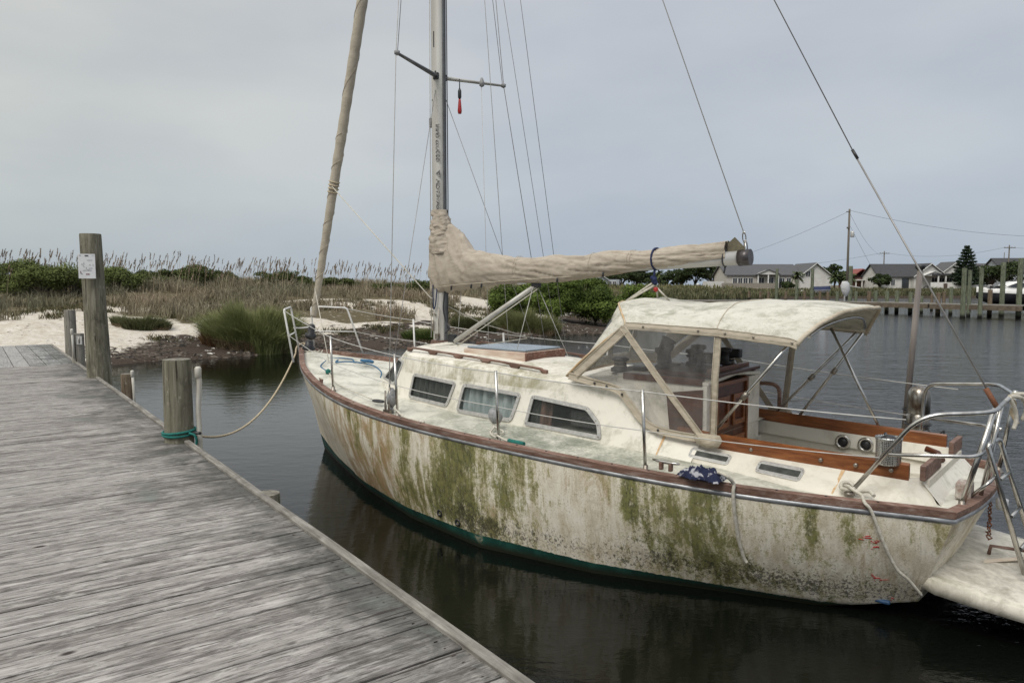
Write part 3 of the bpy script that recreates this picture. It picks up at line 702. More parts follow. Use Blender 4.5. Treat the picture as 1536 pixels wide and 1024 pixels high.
MB().lathe([(.018, 4.12), (.024, 4.15), (.014, 4.27), (.01, 4.28)], (5.16, -.20, 0), 8).build('red_tip', REDM, tg)
# topping lift and backstay
wire('topping_lift', [(1.72, 0, 2.62), (5.22, 0, 11.75)], .0045, LWIRE)
b = MB()
for k, (za, zb_, x) in enumerate(((2.47, 2.57, 1.705), (2.55, 2.64, 1.72))):
    b.tube([V(x+.014*math.cos(a)*(1), .012*math.sin(a), lerp(za, zb_, (math.sin(a*1)+1)/2)) for a in [2*PI*i/12 for i in range(12)]], .005, 6, closed=True)
b.tube([(1.70, .01, 2.44), (1.705, .012, 2.56)], .006, 6); b.build('boom_end_shackle', STEEL, boat)
wire('backstay', [(-.10, 0, 1.36), (.88, 0, 3.17)], .0065, WIRE); wire('backstay', [(.88, 0, 3.17), (5.22, 0, 11.75)], .0042, WIRE)
b = MB(); b.tube([(.86, 0, 3.14), (.90, 0, 3.21)], .011, 8); b.build('insulator', BLACK, boat)
b = MB(); b.tube([(-.10, 0, 1.36), (-.02, 0, 1.50)], .018, 8); b.build('orange_sleeve', RUST, boat)
b = MB(); b.tube([(-.10, 0, 1.38), (-.085, 0, 1.20)], .014, 8); b.tube([(-.085, 0, 1.2), (-.06, 0, .86)], [.016, .010], 8); b.tube([(-.09, 0, 1.26), (-.082, 0, 1.14)], .022, 10); b.build('backstay_turnbuckle', STEEL, boat)
# boom
BO0, BO1 = V(5.20, 0, 2.29), V(1.69, 0, 2.43)
b = MB(); b.tube([BO0, BO1], .052, 16, flat=1.15); boom = b.build('boom', simple('boom_aluminium', (.56, .55, .52), (.42, .41, .39), 5, (.2, 1, 1), rough=.4, metal=.35), boat)
MB().tube([BO1+V(.07, 0, -.004), BO1+V(-.03, 0, .002)], .060, 16, flat=1.12).build('end_cap', simple('dark_end_cap', (.09, .08, .08), (.05, .045, .045), 20, rough=.35, metal=.5), boom)
b = MB(); b.tube([(1.88+.052*1.2*0, .062*math.cos(a), 2.425+.068*math.sin(a)) for a in [2*PI*i/16 for i in range(16)]], .006, 6, closed=True); b.tube([(1.88, 0, 2.36), (1.885, .01, 2.30)], .008, 6); b.build('lashing', BLACK, boom)
MB().tube([(3.90, 0, 2.20), (5.10, 0, 1.55)], .026, 10).build('boom_vang', ALU, boat)
wire('vang_line', [(3.86, .03, 2.16), (4.98, .06, 1.52)], .006, ROPE); wire('vang_line', [(4.3, -.35, 1.62), (4.95, -.1, 1.50)], .006, ROPE)
MB().box((3.90, 0, 2.215), (.10, .05, .08)).build('vang_fitting', BLACK, boat, bevel=.01); MB().box((5.10, 0, 1.60), (.10, .05, .10)).build('vang_fitting', BLACK, boat, bevel=.01)
wire('reef_line', [(3.92, .03, 2.18), (3.98, .25, 1.45)], .0035, LWIRE); wire('reef_line', [(3.90, -.03, 2.18), (3.75, -.35, 1.46)], .0035, LWIRE); wire('reef_line', [(5.0, -.05, 2.2), (5.12, -.1, 1.55)], .0035, LWIRE)
b = MB(); b.tube(catmull([(MX-.13, .03, 2.2), (MX-.12, .06, 1.95), (MX-.15, .05, 1.8), (MX-.20, .05, 1.72), (MX-.14, .05, 1.66)], 5), .009, 6); b.build('black_hanging_line', BLACK, boat)
b = MB(); b.tube(catmull([(MX+.03, .075, 2.2), (MX+.01, .09, 2.0), (MX-.0, .09, 1.93), (MX-.03, .09, 2.0), (MX-.04, .075, 2.2)], 5), .007, 6); b.build('navy_hanging_loop', NAVY, boat)
b = MB(); b.tube([(MX+.03, .08, 1.68), (MX+.03, .08, 1.80)], .012, 8); b.tube([(MX-.06, .075, 1.62), (MX-.06, .075, 1.95)], .006, 6); b.tube([(MX-.02, .08, 1.86), (MX+.05, .085, 1.90)], .009, 6); b.box((MX-.03, .07, 1.62), (.05, .03, .06)); b.build('mast_cleat', DULL, mast)
# ---- sail cover: sewn canvas with folds
def cover():
    TOPX = [1.86, 2.1, 2.53, 3.36, 3.94, 4.30, 4.58, 4.80, 4.90, 4.98, 5.10, 5.25, 5.42]; TOPZ = [2.585, 2.545, 2.52, 2.50, 2.485, 2.50, 2.53, 2.60, 2.72, 2.80, 2.86, 2.86, 2.74]
    BX = [1.86, 2.0, 2.5, 2.77, 3.09, 3.36, 4.11, 4.87, 5.42]; BZ = [2.395, 2.378, 2.355, 2.325, 2.285, 2.25, 2.215, 2.17, 2.13]
    P = []; n = 260; m = 56
    for i in range(n+1):
        x = lerp(1.86, 5.42, i/n); zt = interp(x, TOPX, TOPZ)+.008*math.sin(x*9); zb_ = interp(x, BX, BZ); zc = (zt+zb_)/2; h = (zt-zb_)/2; w = interp(x, [1.86, 2.6, 3.4, 4.6, 5.0, 5.25, 5.36, 5.42], [.070, .085, .095, .105, .135, .125, .10, .045]); row = []
        for j in range(m):
            a = 2*PI*j/m; ca, sa = math.cos(a), math.sin(a); zz = zc+h*sa; ww = w*(abs(ca)**.8)*(1 if ca > 0 else -1)*(1.0 if zz < zb_+.25 else max(.62, 1-(zz-zb_-.25)*1.2))
            y = ww
            # folds run down and aft from the mast, and along the boom
            k = max(0, (x-4.3)/1.1)
            rg_ = lambda q, w=3.2: (1-min(1, abs(MN.noise(q))*w))**2
            kk = min(1, k*1.4)
            f1 = MN.noise(V(x*2.2+3, zz*3, 1.3+ca))*.020
            f2 = -(rg_(V(x*1.5+zz*2, a*1.35-x*2.1, 4))*.017+rg_(V(x*3.4, a*2.6-x*3, 9), 4)*.008)*(1-.5*kk)
            f3 = (rg_(V(x*5.0-zz*2.2, zz*1.9+x, 14+ca*.5), 3)*.026+rg_(V(x*10-zz*4, zz*2.6, 19), 4)*.012)*kk
            f2 = -f2 if False else f2
            rad = Vector((0, ca, sa)); d = f1+f2+f3
            bulge = .025*k*math.sin(8*(x*.8+zz*1.1)+1.2*math.sin(zz*6))
            row.append(V(x, y, zz)+rad*(d+bulge+.006))
        P.append(row)
    b = MB(); b.grid(P, 0, True, True)
    # collar up the mast
    P = []
    for i in range(61):
        t = i/60; z = lerp(2.55, 3.04, t); a_ = interp(t, [0, .35, .7, .85, 1], [.20, .165, .12, .10, .105]); c_ = interp(t, [0, .4, .75, 1], [.125, .115, .088, .08]); cx = interp(t, [0, .5, 1], [5.22, 5.245, 5.29]); row = []
        for j in range(36):
            an = 2*PI*j/36; rad = V(math.cos(an), math.sin(an), 0); f = MN.noise(V(rad.x*2, rad.y*2+z*3, z*6))*.020+.022*(1-min(1, abs(MN.noise(V(rad.x*1.6+z*3, rad.y*1.6, z*11)))*3.2))**2-.012*(1-min(1, abs(MN.noise(V(rad.x*3, rad.y*3+7, z*16)))*3.5))**2; f *= (1-.8*max(0, t-.85)/.15)
            row.append(V(cx+(a_+f)*rad.x, (c_+f)*rad.y, z))
        P.append(row)
    b.grid(P, 0, True, True); o = b.build('sail_cover', COVER, boat)
    s = MB()   # hem and lacing
    s.tube([V(x, .108*interp(x, [3.4, 5.0, 5.42], [.9, 1.15, .5]), interp(x, BX, BZ)+.035) for x in [3.4+i*.1 for i in range(21)]], .0035, 5); s.build('hem_seam', TRIM, o)
    s = MB(); s.prism([(1.86, .0, 2.55), (1.80, 0, 2.60), (1.66, .0, 2.46), (1.86, .0, 2.46)], (0, .004, 0)); s.build('end_flap', simple('dark_canvas', (.16, .14, .09), (.10, .09, .06), 20, rough=.9), o)
    for x in (5.0, 4.7, 4.55, 3.02, 3.55): MB().tube([(x, .11, interp(x, BX, BZ)+.03), (x+.01, .105, interp(x, BX, BZ)-.015)], .011, 6).build('lace_hook', BLACK, o)
    for x in (4.1, 4.13, 3.2, 2.75, 2.78):
        r = []; zt = interp(x, TOPX, TOPZ); zb_ = interp(x, BX, BZ)
        for a in range(-3, 13):
            an = PI*a/18+.2; r.append(V(x, .100*math.cos(an)+.006, (zt+zb_)/2+((zt-zb_)/2+.006)*math.sin(an)))
        MB().tube(r, .0022, 4).build('seam', TRIM, o)
    return o
cover()
b = MB(); b.tube([(2.53, .09*math.cos(a)*1.1, 2.435+.095*math.sin(a)) for a in [2*PI*i/20 for i in range(20)]], .010, 6, closed=True); b.tube([(2.53, .03, 2.34), (2.535, .03, 2.25)], .012, 6)
mx = MB(); 
for i in range(7): mx.lathe([(.001, -.02), (.02, -.01), (.02, .01), (.001, .02)], (2.53+random.uniform(-.02, .02), .03+random.uniform(-.02, .02), 2.22+i*.008), 7)
bt = b.build('navy_tie', NAVY, boat); mx.build('knot', NAVY, bt)
MB().lathe([(.001, -.025), (.022, -.012), (.022, .012), (.001, .025)], (2.52, .02, 2.165), 8).build('red_knot', REDM, bt)
wire('mainsheet', [(2.55, .03, 2.22), (2.86, .06, 2.02)], .010, ROPE); wire('mainsheet', [(2.53, .03, 2.2), (2.80, .10, 2.04)], .010, ROPE); wire('mainsheet', [(2.52, .02, 2.2), (2.54, -.06, 2.05)], .008, ROPE); wire('mainsheet', [(2.51, .02, 2.18), (2.42, -.05, 2.06)], .008, ROPE)
# ---- furled foresail on its stay
def stay(t): return V(7.87, 0, 1.30).lerp(V(5.36, 0, 9.85), t)
b = MB(); n = 200; rs = []; pts = []
for i in range(n+1):
    t = lerp(.055, .93, i/n); pts.append(stay(t)); rs.append(interp(t, [.055, .1, .2, .32, .36, .5, .8, .93], [.036, .043, .054, .063, .060, .066, .060, .04])*(1+.05*MN.noise(V(t*60, 2, 1))+.03*math.sin(t*240)))
b.tube(pts, rs, 18); fj = b.build('furled_foresail', FURL, boat)
ax = (V(5.36, 0, 9.85)-V(7.87, 0, 1.30)).normalized(); u1 = ax.cross(V(0, 1, 0)).normalized(); u2 = ax.cross(u1)
b = MB(); r = []
for i in range(900):
    t = lerp(.06, .8, i/899); a = t*(150 if t < .33 else 60); rr = interp(t, [.055, .1, .2, .32, .36, .5, .8], [.036, .043, .054, .063, .060, .066, .060])+.003; r.append(stay(t)+(u1*math.cos(a)+u2*math.sin(a))*rr)
b.tube(r, .0035, 4); b.build('spiral_cord', TRIM, fj)
b = MB()
for k in range(4):
    t0 = .245+k*.005; b.tube([stay(t0)+(u1*math.cos(a)+u2*math.sin(a))*.066 for a in [2*PI*i/16 for i in range(16)]], .008, 6, closed=True)
b.tube([stay(.25)+V(0, .08, 0), stay(.25)+V(-.12, .12, -.02)], .006, 5); b.build('lashing', ROPEY, fj)
b = MB(); Rm = ax.to_track_quat('Z', 'Y').to_matrix()
b.lathe([(.055, 0), (.075, .03), (.075, .06), (.045, .08), (.045, .17), (.030, .2)], stay(.0)+ax*.18, 18, rot=Rm); b.lathe([(.03, 0), (.085, .02), (.085, .05), (.055, .08), (.05, .14)], stay(0)+ax*.0, 18, rot=Rm); b.build('furling_drum', BLACK, boat)
b = MB()
for k in range(5): b.tube([stay(0)+V(-.12+.03*k, -.06+.02*k, -.02)+V(.09*math.cos(a), .06*math.sin(a), .03*math.sin(a*2+k)) for a in [2*PI*i/14 for i in range(14)]], .008, 6, closed=True)
b.build('coiled_furling_line', ROPE, boat)
wire('jib_sheet', [stay(.255)+V(0, .05, 0), (5.35, .10, 2.06), (5.05, -.45, 1.75), (4.88, -1.20, 1.54)], .0065, ROPE)
wire('spare_halyard', [stay(.10)+V(0, .05, 0), (6.55, .62, 1.28)], .0055, ROPE)
# ---------------------------------------------------------------- rails
def rail(name, pts, r=.0125, mat=None, fr=.09, parent=None): return MB().tube(fillet(pts, fr, 6), r, 10).build(name, mat or STEEL, parent if parent is not None else boat)
for sd in (1, -1):
    p_ = rail('pulpit_rail', [(7.90, sd*.12, 1.28), (8.02, sd*.16, 1.90), (7.66, sd*.50, 1.88), (7.38, sd*.56, 1.22)], .013, WHITET, .05)
    rail('middle_rail', [(7.95, sd*.14, 1.56), (7.52, sd*.53, 1.55)], .010, WHITET, parent=p_)
rail('pulpit_cross_bar', [(7.97, .15, 1.62), (8.06, 0, 1.60), (7.97, -.15, 1.62)], .011, WHITET, .06)
STN = [(5.89, 1.05), (4.55, 1.30), (3.20, 1.38), (1.89, 1.26)]
STNS = [(6.70, .90), (5.30, 1.15), (3.9, 1.38), (2.4, 1.32)]
for sd in (1, -1):
    ST = STN if sd > 0 else STNS
    for x, y in ST:
        z = sz(x); st = rail('stanchion', [(x, sd*y, z-.01), (x+.035, sd*y, z+.60)], .0125, STEEL if sd > 0 else WHITET)
        MB().lathe([(.030, 0), (.030, .012), (.018, .02), (.018, .05)], (x, sd*y, z), 12).build('stanchion_base', DULL, st)
    tops = [V(7.66, sd*.50, 1.87)]+[V(x+.035, sd*y, sz(x)+.585) for x, y in ST]+[V(.28, sd*.87, 1.37)]
    lows = [V(7.5, sd*.53, 1.55)]+[V(x+.018, sd*y, sz(x)+.30) for x, y in ST]+[V(.42, sd*.88, 1.11)]
    for nm, q in (('lifeline', tops), ('lower_lifeline', lows)):
        l = []
        for i in range(len(q)-1): l += sag(q[i], q[i+1], .012, 8)[:-1]
        wire(nm, l+[q[-1]], .0042 if nm == 'lifeline' else .0035, LWIRE)
# pushpit
pr_ = rail('pushpit_top_rail', [(.60, .86, .84), (.20, .88, 1.41), (-.16, .70, 1.44), (-.16, .2, 1.45)], .0140, STEEL, .14)
rail('pushpit_top_rail', [(.52, -.80, .86), (.52, -.84, 1.20), (.50, -.82, 1.40), (.0, -.74, 1.45), (-.16, -.2, 1.45), (-.16, .24, 1.45)], .0140, STEEL, .12)
rail('pushpit_middle_rail', [(.37, .885, 1.14), (-.07, .66, 1.15), (-.10, .55, 1.17)], .0125, STEEL, .06)
rail('pushpit_middle_rail', [(.52, -.84, 1.12), (.1, -.76, 1.12), (-.06, -.6, 1.13)], .0125, STEEL, .06)
rail('pushpit_post', [(.0, .60, .82), (-.14, .50, 1.44)], .017, STEEL); rail('pushpit_post', [(-.05, -.60, .82), (-.14, -.5, 1.44)], .015, STEEL)
rail('pushpit_post', [(-.06, .30, .82), (-.15, .28, 1.44)], .013, STEEL)
for x, y in ((.60, .86), (.0, .60), (.52, -.80), (-.05, -.60)): MB().lathe([(.034, 0), (.034, .012), (.021, .022), (.019, .05)], (x, y, sz(max(x, 0))+.03 if x > .3 else .80), 14).build('rail_foot', DULL, boat)
b = MB(); b.box((.02, .38, .87), (.09, .13, .11)); b.build('stern_light_box', simple('worn_white_box', (.55, .52, .46), (.3, .2, .16), 30, rough=.6), boat, bevel=.012)
# flag / wind pole on the far quarter
b = MB(); b.tube([(.70, -1.08, .95), (.635, -1.10, 2.34)], [.026, .023], 12); fpz = b.build('wooden_pole', simple('grey_wood_pole', (.23, .205, .18), (.14, .12, .11), 20, (1, 1, .1), rough=.7), boat)
MB().lathe([(.032, 0), (.042, .02), (.042, .035), (.02, .04)], (.635, -1.10, 2.335), 12).build('pole_cap', BLACK, fpz)
b = MB()
for z in (1.14, 1.05): b.tube([V(.69, -1.08, z)+V(.032*math.cos(a), .032*math.sin(a), 0) for a in [2*PI*i/12 for i in range(12)]], .008, 6, closed=True)
b.build('hose_clamp', BLACK, fpz)
# domed steel canister on the far rail
b = MB(); b.lathe([(.085, 0), (.088, .01), (.088, .12), (.082, .125), (.082, .13), (.088, .135), (.088, .27), (.083, .31), (.062, .345), (.03, .362), (.001, .366)], (.58, -.98, 1.0), 28); cn = b.build('domed_steel_canister', simple('tarnished_steel', (.42, .40, .37), (.20, .17, .14), 16, (1, 1, .4), rough=.3, metal=1, bump=.15, c3=(.50, .48, .44)), boat)
b = MB(); b.tube([V(.58, -.98, 1.04)+V(.10*math.cos(a), .10*math.sin(a), 0) for a in [2*PI*i/20 for i in range(20)]], .007, 6, closed=True)
b.tube(catmull([(.50, -.90, 1.02), (.42, -.86, .98), (.36, -.84, 1.03), (.38, -.86, .96)], 5), .006, 5); b.build('bracket', BLACK, cn)
# perforated metal pot holder on the near coaming
PM = NT('perforated_metal'); vv = PM.voro(PM.coord('Object', (1, 1, 1)), 85, rnd=0.25); PM.set(col=PM.ramp(vv, [(.30, (.06, .06, .06)), (.42, (.46, .47, .46))]), metal=.8, rough=.38); PM.bump(vv, .5, .004)
b = MB(); b.lathe([(.001, .0), (.072, .0), (.078, .01), (.078, .15), (.080, .165), (.084, .17), (.084, .182), (.078, .184), (.074, .165), (.074, .02), (.001, .018)], (.43, .62, 1.02), 28); pc = b.build('perforated_canister', PM.m, boat)
b = MB(); b.tube([(.46, .55, 1.14+.05), (.48, .50, 1.20), (.50, .47, 1.13), (.48, .50, 1.07), (.46, .55, 1.08)], .010, 8); b.lathe([(.05, 0), (.055, .01), (.02, .03), (.001, .03)], (.43, .62, 1.185), 18); b.build('black_handle', BLACK, pc)
# ---------------------------------------------------------------- dodger and bimini
def canopy():
    n, m = 90, 60; P = []
    for i in range(n+1):
        t = i/n; row = []
        for j in range(m+1):
            s = -1+2*j/m; ss = math.sin(s*PI/2*.999)*.35+s*.65
            e = abs(ss)
            xf = lerp(2.76, 2.37, e**2.2); xa = lerp(.75, .97, e**3); x = lerp(xf, xa, t)
            ze = interp(x, [.70, .97, 1.57, 2.37, 2.76], [1.80, 1.81, 1.855, 1.875, 1.89]); zc = interp(x, [.62, .78, 1.1, 1.57, 2.0, 2.25, 2.55, 2.76], [2.0, 2.05, 2.075, 2.085, 2.045, 2.05, 2.085, 2.055])
            z = ze+(zc-ze)*(1-e**3.6)**.8 if e < 1 else ze
            y = ss*interp(x, [.7, .97, 1.57, 2.37, 2.76], [.83, .85, .81, .77, .76])
            w = (1-e**4)
            z += .008*MN.noise(V(x*4.5, y*1.4, 2))*w+.009*MN.noise(V(x*2.2+y, y*7, 5))*w+.004*MN.noise(V(x*13, y*5, 7))
            if t > .965: z -= (t-.965)/.035*.015
            row.append(V(x, y, z))
        P.append(row)
    b = MB(); b.grid(P); o = b.build('bimini_canopy', BIM, boat, solid=.006)
    def edge(i): return P[i]
    b = MB(); 
    for i0 in (51,): b.tube([p+V(0, 0, .003) for p in P[i0]], .004, 5)
    b.tube([p for p in P[n]], .016, 8); b.build('piping', TRIM, o)
    b = MB(); b.tube([p for p in P[0]], .008, 6); b.build('front_piping', simple('rust_stained_edge', (.50, .33, .16), (.55, .47, .36), 10, rough=.9), o)
    # hems along both sides
    for j in (0, m):
        H = []
        for i in range(n+1):
            p = P[i][j]; sd = -1 if j == 0 else 1; H.append([p+V(0, sd*.004, .030), p+V(0, sd*.010, .0), p+V(0, sd*.006, -.030)])
        b = MB(); b.grid(H, 0, False); b.tube([r[0]+V(0, sd*.004, 0) for r in H], .002, 4); b.tube([r[2]+V(0, sd*.004, .006) for r in H], .002, 4); b.build('side_hem', TRIM, o, solid=.004)
        for x in (2.2, 1.72, 1.5, 1.28, 1.0):
            i = min(range(n+1), key=lambda k: abs(P[k][j].x-x)); MB().lathe([(.009, 0), (.009, .006), (.004, .009)], P[i][j]+V(0, (.010)*(1 if j else -1), .005), 10, rot=Matrix.Rotation(-PI/2*(1 if j else -1), 3, 'X')).build('snap', DULL, o)
    # underside lining seen through the open aft end
    return o, P
can, CP = canopy()
def strip(b, pts, w, off, sd, m=0):
    # flat band following (x,y,z) points with half width w in the x-z plane
    P = []
    for i, p in enumerate(pts):
        t = (pts[min(i+1, len(pts)-1)]-pts[max(i-1, 0)]); t.y = 0; t.normalize(); nn = V(-t.z, 0, t.x); P.append([p+nn*w+V(0, sd*off, 0), p-nn*w+V(0, sd*off, 0)])
    b.grid(P, 0, False)
    for s_ in (.8, -.8): b.tube([lerp(r[0], r[1], .5+s_*.5)+V(0, sd*.006, 0) for r in P], .0016, 4)
def sy(x, z): return interp(z, [1.0, 1.1, 1.35, 1.86], [.715, .74, .765, .80])
for sd in (1, -1):
    def q(x, z, o=0): return V(x, sd*(sy(x, z)+o), z)
    low = catmull([q(2.93, 1.425), q(2.66, 1.385), q(2.44, 1.345), q(2.33, 1.24), q(2.22, 1.12), q(2.08, 1.055), q(1.85, 1.035), q(1.60, 1.04)], 6)
    b = MB(); strip(b, low, .032, .006, sd); lo_ = b.build('side_curtain_lower_band', TRIM, boat, solid=.005)
    for i in (6, 9, 14, 30): MB().lathe([(.010, 0), (.010, .006), (.004, .009)], low[i]+V(0, sd*.012, 0), 10, rot=Matrix.Rotation(-PI/2*sd, 3, 'X')).build('snap', BLACK, lo_)
    b = MB(); strip(b, [q(2.38, 1.87), q(2.05, 1.46), q(1.72, 1.06)], .027, .010, sd); b.build('side_curtain_band', TRIM, boat, solid=.005)
    b = MB(); strip(b, [q(1.56, 1.86), q(1.59, 1.5), q(1.62, 1.03)], .028, .008, sd); b.build('side_curtain_band', TRIM, boat, solid=.005)
    b = MB(); strip(b, [q(2.86, 1.44), q(2.59, 1.66), q(2.36, 1.85)], .040, .008, sd); b.build('side_curtain_band', TRIM, boat, solid=.005)
    # clear window
    poly = [p for p in low]+[q(1.59, 1.45), q(1.56, 1.85), q(2.0, 1.865), q(2.37, 1.86)]
    b = MB(); import mathutils
    tri = mathutils.geometry.tessellate_polygon([[V(p.x, p.z, 0) for p in poly]]); b.add(poly, [tuple(t) for t in tri]); cw = b.build('clear_side_window', VINYL, boat)
    # corner tab hanging at the aft foot of the band
    b = MB(); b.grid([[q(1.75, 1.08, .012), q(1.66, 1.08, .016), q(1.56, 1.08, .012)], [q(1.77, 1.03, .02), q(1.66, 1.02, .028), q(1.54, 1.04, .014)], [q(1.74, .99, .03), q(1.66, .975, .035), q(1.57, .985, .03)]]); b.build('corner_tab', TRIM, boat, solid=.005)
# front screen
P = []
for j in range(41):
    s = -1+2*j/40; e = abs(s); top = V(lerp(2.76, 2.37, e**2.2), s*.765, 1.875+(2.055-1.875)*(1-e**3.6)**.8); base = V(lerp(2.90, 2.95, e**2), s*.765, lerp(1.475, 1.42, e**2)); P.append([top.lerp(base, k/12)+V(.03*math.sin(PI*k/12), 0, .0) for k in range(13)])
b = MB(); o = 0
vs = [p for r in P for p in r]; fs = []; fw = []
for j in range(40):
    for k in range(12):
        f = (j*13+k, j*13+k+1, (j+1)*13+k+1, (j+1)*13+k)
        s = -1+2*(j+.5)/40
        (fw if (abs(s) < .80 and 2 <= k < 10 and abs(abs(s)-.27) > .05) else fs).append(f)
b.add(vs, fs, 0, True); b.build('front_screen', BIM, boat, solid=.005)
b = MB(); b.add(vs, fw, 0, True); b.build('clear_front_window', VINYL, boat)
b = MB(); b.tube([r[12] for r in P], .012, 6); b.tube([r[k]+V(.01, .004, 0) for r in (P[-1],) for k in range(13)], .010, 6); b.build('front_screen_piping', simple('rust_stained_edge', (.5, .4, .2)), boat)
# frames
def bow(pts, r=.0125, nm='bimini_frame', mat=STEEL): return MB().tube(pts, r, 10).build(nm, mat, boat)
for sd in (1, -1):
    bow([(1.68, sd*.66, 1.04), (1.04, sd*.80, 1.80)])
    MB().tube([(1.40, sd*.72, 1.37), (1.36, sd*.73, 1.42)], .022, 8).build('frame_joint', DULL, boat)
bow([(1.45, -.64, 1.05), (.98, -.76, 1.80)]); bow([(.80, -.64, 1.04), (1.24, -.76, 1.83)]); MB().tube([(1.20, -.70, 1.44), (1.17, -.71, 1.49)], .022, 8).build('frame_joint', DULL, boat)
for x, zc, ze in ((.86, 2.03, 1.80), (1.57, 2.065, 1.83), (2.45, 2.03, 1.86)):
    bow([V(x+(.10*abs(math.sin(a))**2 if x < 1 else 0), .735*math.sin(a), ze-(.02 if x < 1 else 0)-.03+(zc-ze-.02)*(math.cos(a)**.8 if math.cos(a) > .001 else 0)) for a in [(-PI*.38+PI*.76*i/24) for i in range(25)]], .011)
MB().lathe([(.02, -.02), (.02, .01)], (1.68, .68, 1.05), 8).build('frame_foot', DULL, boat)
# things under the dodger
def winch(x, y, z, nm='winch'):
    w = MB(); w.lathe([(.085, 0), (.085, .03), (.07, .035), (.055, .05), (.055, .09), (.075, .10), (.078, .115), (.05, .13), (.001, .135)], (x, y, z), 20); o = w.build(nm, BLACK, boat)
    MB().lathe([(.058, .048), (.054, .06), (.054, .08), (.058, .088)], (x, y, z), 20).build('drum_band', simple('bronze_band', (.42, .36, .26), (.3, .25, .18), 10, rough=.3, metal=.7), o); return o
winch(2.72, .28, 1.435)
MB().box((2.58, .20, 1.46), (.16, .12, .05)).build('rope_clutch', BLACK, boat, bevel=.012); MB().box((2.35, .06, 1.47), (.14, .16, .09)).build('rope_clutch', BLACK, boat, bevel=.012)
winch(2.20, -.12, 1.47); winch(2.02, -.42, 1.46)
b = MB(); b.tube(catmull([(2.42, -.02, 1.45), (2.44, 0, 1.58), (2.40, .02, 1.68), (2.38, .02, 1.72)], 5), [.06]*15+[.075], 12); b.lathe([(.001, -.06), (.05, -.04), (.065, 0), (.05, .05), (.001, .06)], (2.40, .02, 1.66), 14); MB().box((2.12, -.25, 1.55), (.20, .10, .10)).build('instrument_box', BLACK, boat, bevel=.015); MB().box((1.95, -.35, 1.60), (.16, .08, .08)).build('instrument_box', BLACK, boat, bevel=.015); b.build('covered_instruments', BLACK, boat, bevel=.015)
MB().prism([(1.80, .536, .98), (2.08, .536, .98), (2.12, .536, 1.33), (1.80, .536, 1.38)], (0, .006, 0)).build('brown_side_panel', VARND, boat)
MB().box((2.17, .515, 1.435), (.72, .06, .055)).build('slide_runner', VARND, boat, bevel=.006)
MB().box((2.17, -.515, 1.435), (.72, .06, .055)).build('slide_runner', VARND, boat, bevel=.006)
MB().box((2.05, -.03, 1.478), (.60, .92, .03)).build('companionway_slide', VARND, boat, bevel=.008)
for (x, y, z, r, h) in ((2.30, .30, 1.50, .05, .17), (2.12, .05, 1.52, .065, .13), (1.98, .22, 1.50, .045, .12), (2.18, -.15, 1.53, .06, .14), (1.92, -.12, 1.52, .05, .14)): MB().lathe([(r*1.1, 0), (r*1.1, .02), (r*.7, .03), (r*.75, h*.7), (r*1.15, h*.8), (r*1.1, h), (.001, h+.01)], (x, y, z), 14).build('winch_part', BLACK, boat)
if 0: MB().box((1.9, -.03, 1.455), (.34, .85, .035)).build('companionway_slide', VARND, boat, bevel=.008)
MB().box((1.84, -.03, 1.50), (.03, .80, .05)).build('wooden_rail', VARN, boat, bevel=.008)
b = MB(); b.tube(fillet([(1.86, -.60, 1.10), (1.86, -.62, 1.32), (1.62, -.62, 1.32), (1.62, -.62, 1.12)], .1), .018, 8); b.build('wooden_hoop', TEAK, boat)
for (x, y) in ((2.86, -.66),): MB().tube([(x, y-.12, 1.93), (x-.02, y+.10, 1.96)], .035, 12).build('rolled_flap', ORANGE, boat)
# deck fittings
def cleat(x, y, z, s=1.0, ang=0., mats=(BLACK, TEAK), nm='mooring_cleat'):
    b = MB(); R = Matrix.Rotation(ang, 3, 'Z')
    for d in (-.035, .035): b.box(V(x, y, z+.022*s)+R@V(d*s, 0, 0), (.022*s, .03*s, .05*s), R)
    o = b.build(nm, mats[1], boat, bevel=.004); b = MB(); b.tube([V(x, y, z+.05*s)+R@V(-.10*s, 0, .004), V(x, y, z+.05*s)+R@V(-.04*s, 0, 0), V(x, y, z+.05*s)+R@V(.04*s, 0, 0), V(x, y, z+.05*s)+R@V(.10*s, 0, .004)], [.006*s, .012*s, .012*s, .006*s], 8); b.build('horns', mats[0], o); return o
cleat(6.15, 1.02, 1.11, .8, -.35, (TEAK, TEAK)); cleat(1.72, 1.27, .895, 1.1, -.05, (STEEL, TEAK)); cleat(6.15, -1.02, 1.11, .8, .35, (TEAK, TEAK)); cleat(1.72, -1.27, .895, 1.1, .05, (STEEL, TEAK))
b = MB(); b.tube([V(5.05, 1.12, 1.03)+V(.075*math.cos(a), .03*math.sin(a), 0) for a in [2*PI*i/20 for i in range(20)]], .012, 6, closed=True); b.build('black_ring', BLACK, boat)
b = MB(); b.lathe([(.015, -.10), (.045, -.06), (.055, 0), (.035, .06), (.015, .09)], (4.70, 1.24, 1.12), 12); b.tube([(4.70, 1.25, 1.02), (4.72, 1.22, .96)], .02, 6); b.build('jib_sheet_block', GREYP, boat)
b = MB(); b.lathe([(.015, -.07), (.055, -.04), (.06, .02), (.04, .06), (.015, .08)], (3.53, 1.05, 1.04), 12, rot=Matrix.Rotation(.7, 3, 'Y')); b.build('jib_sheet_block', GREYP, boat)
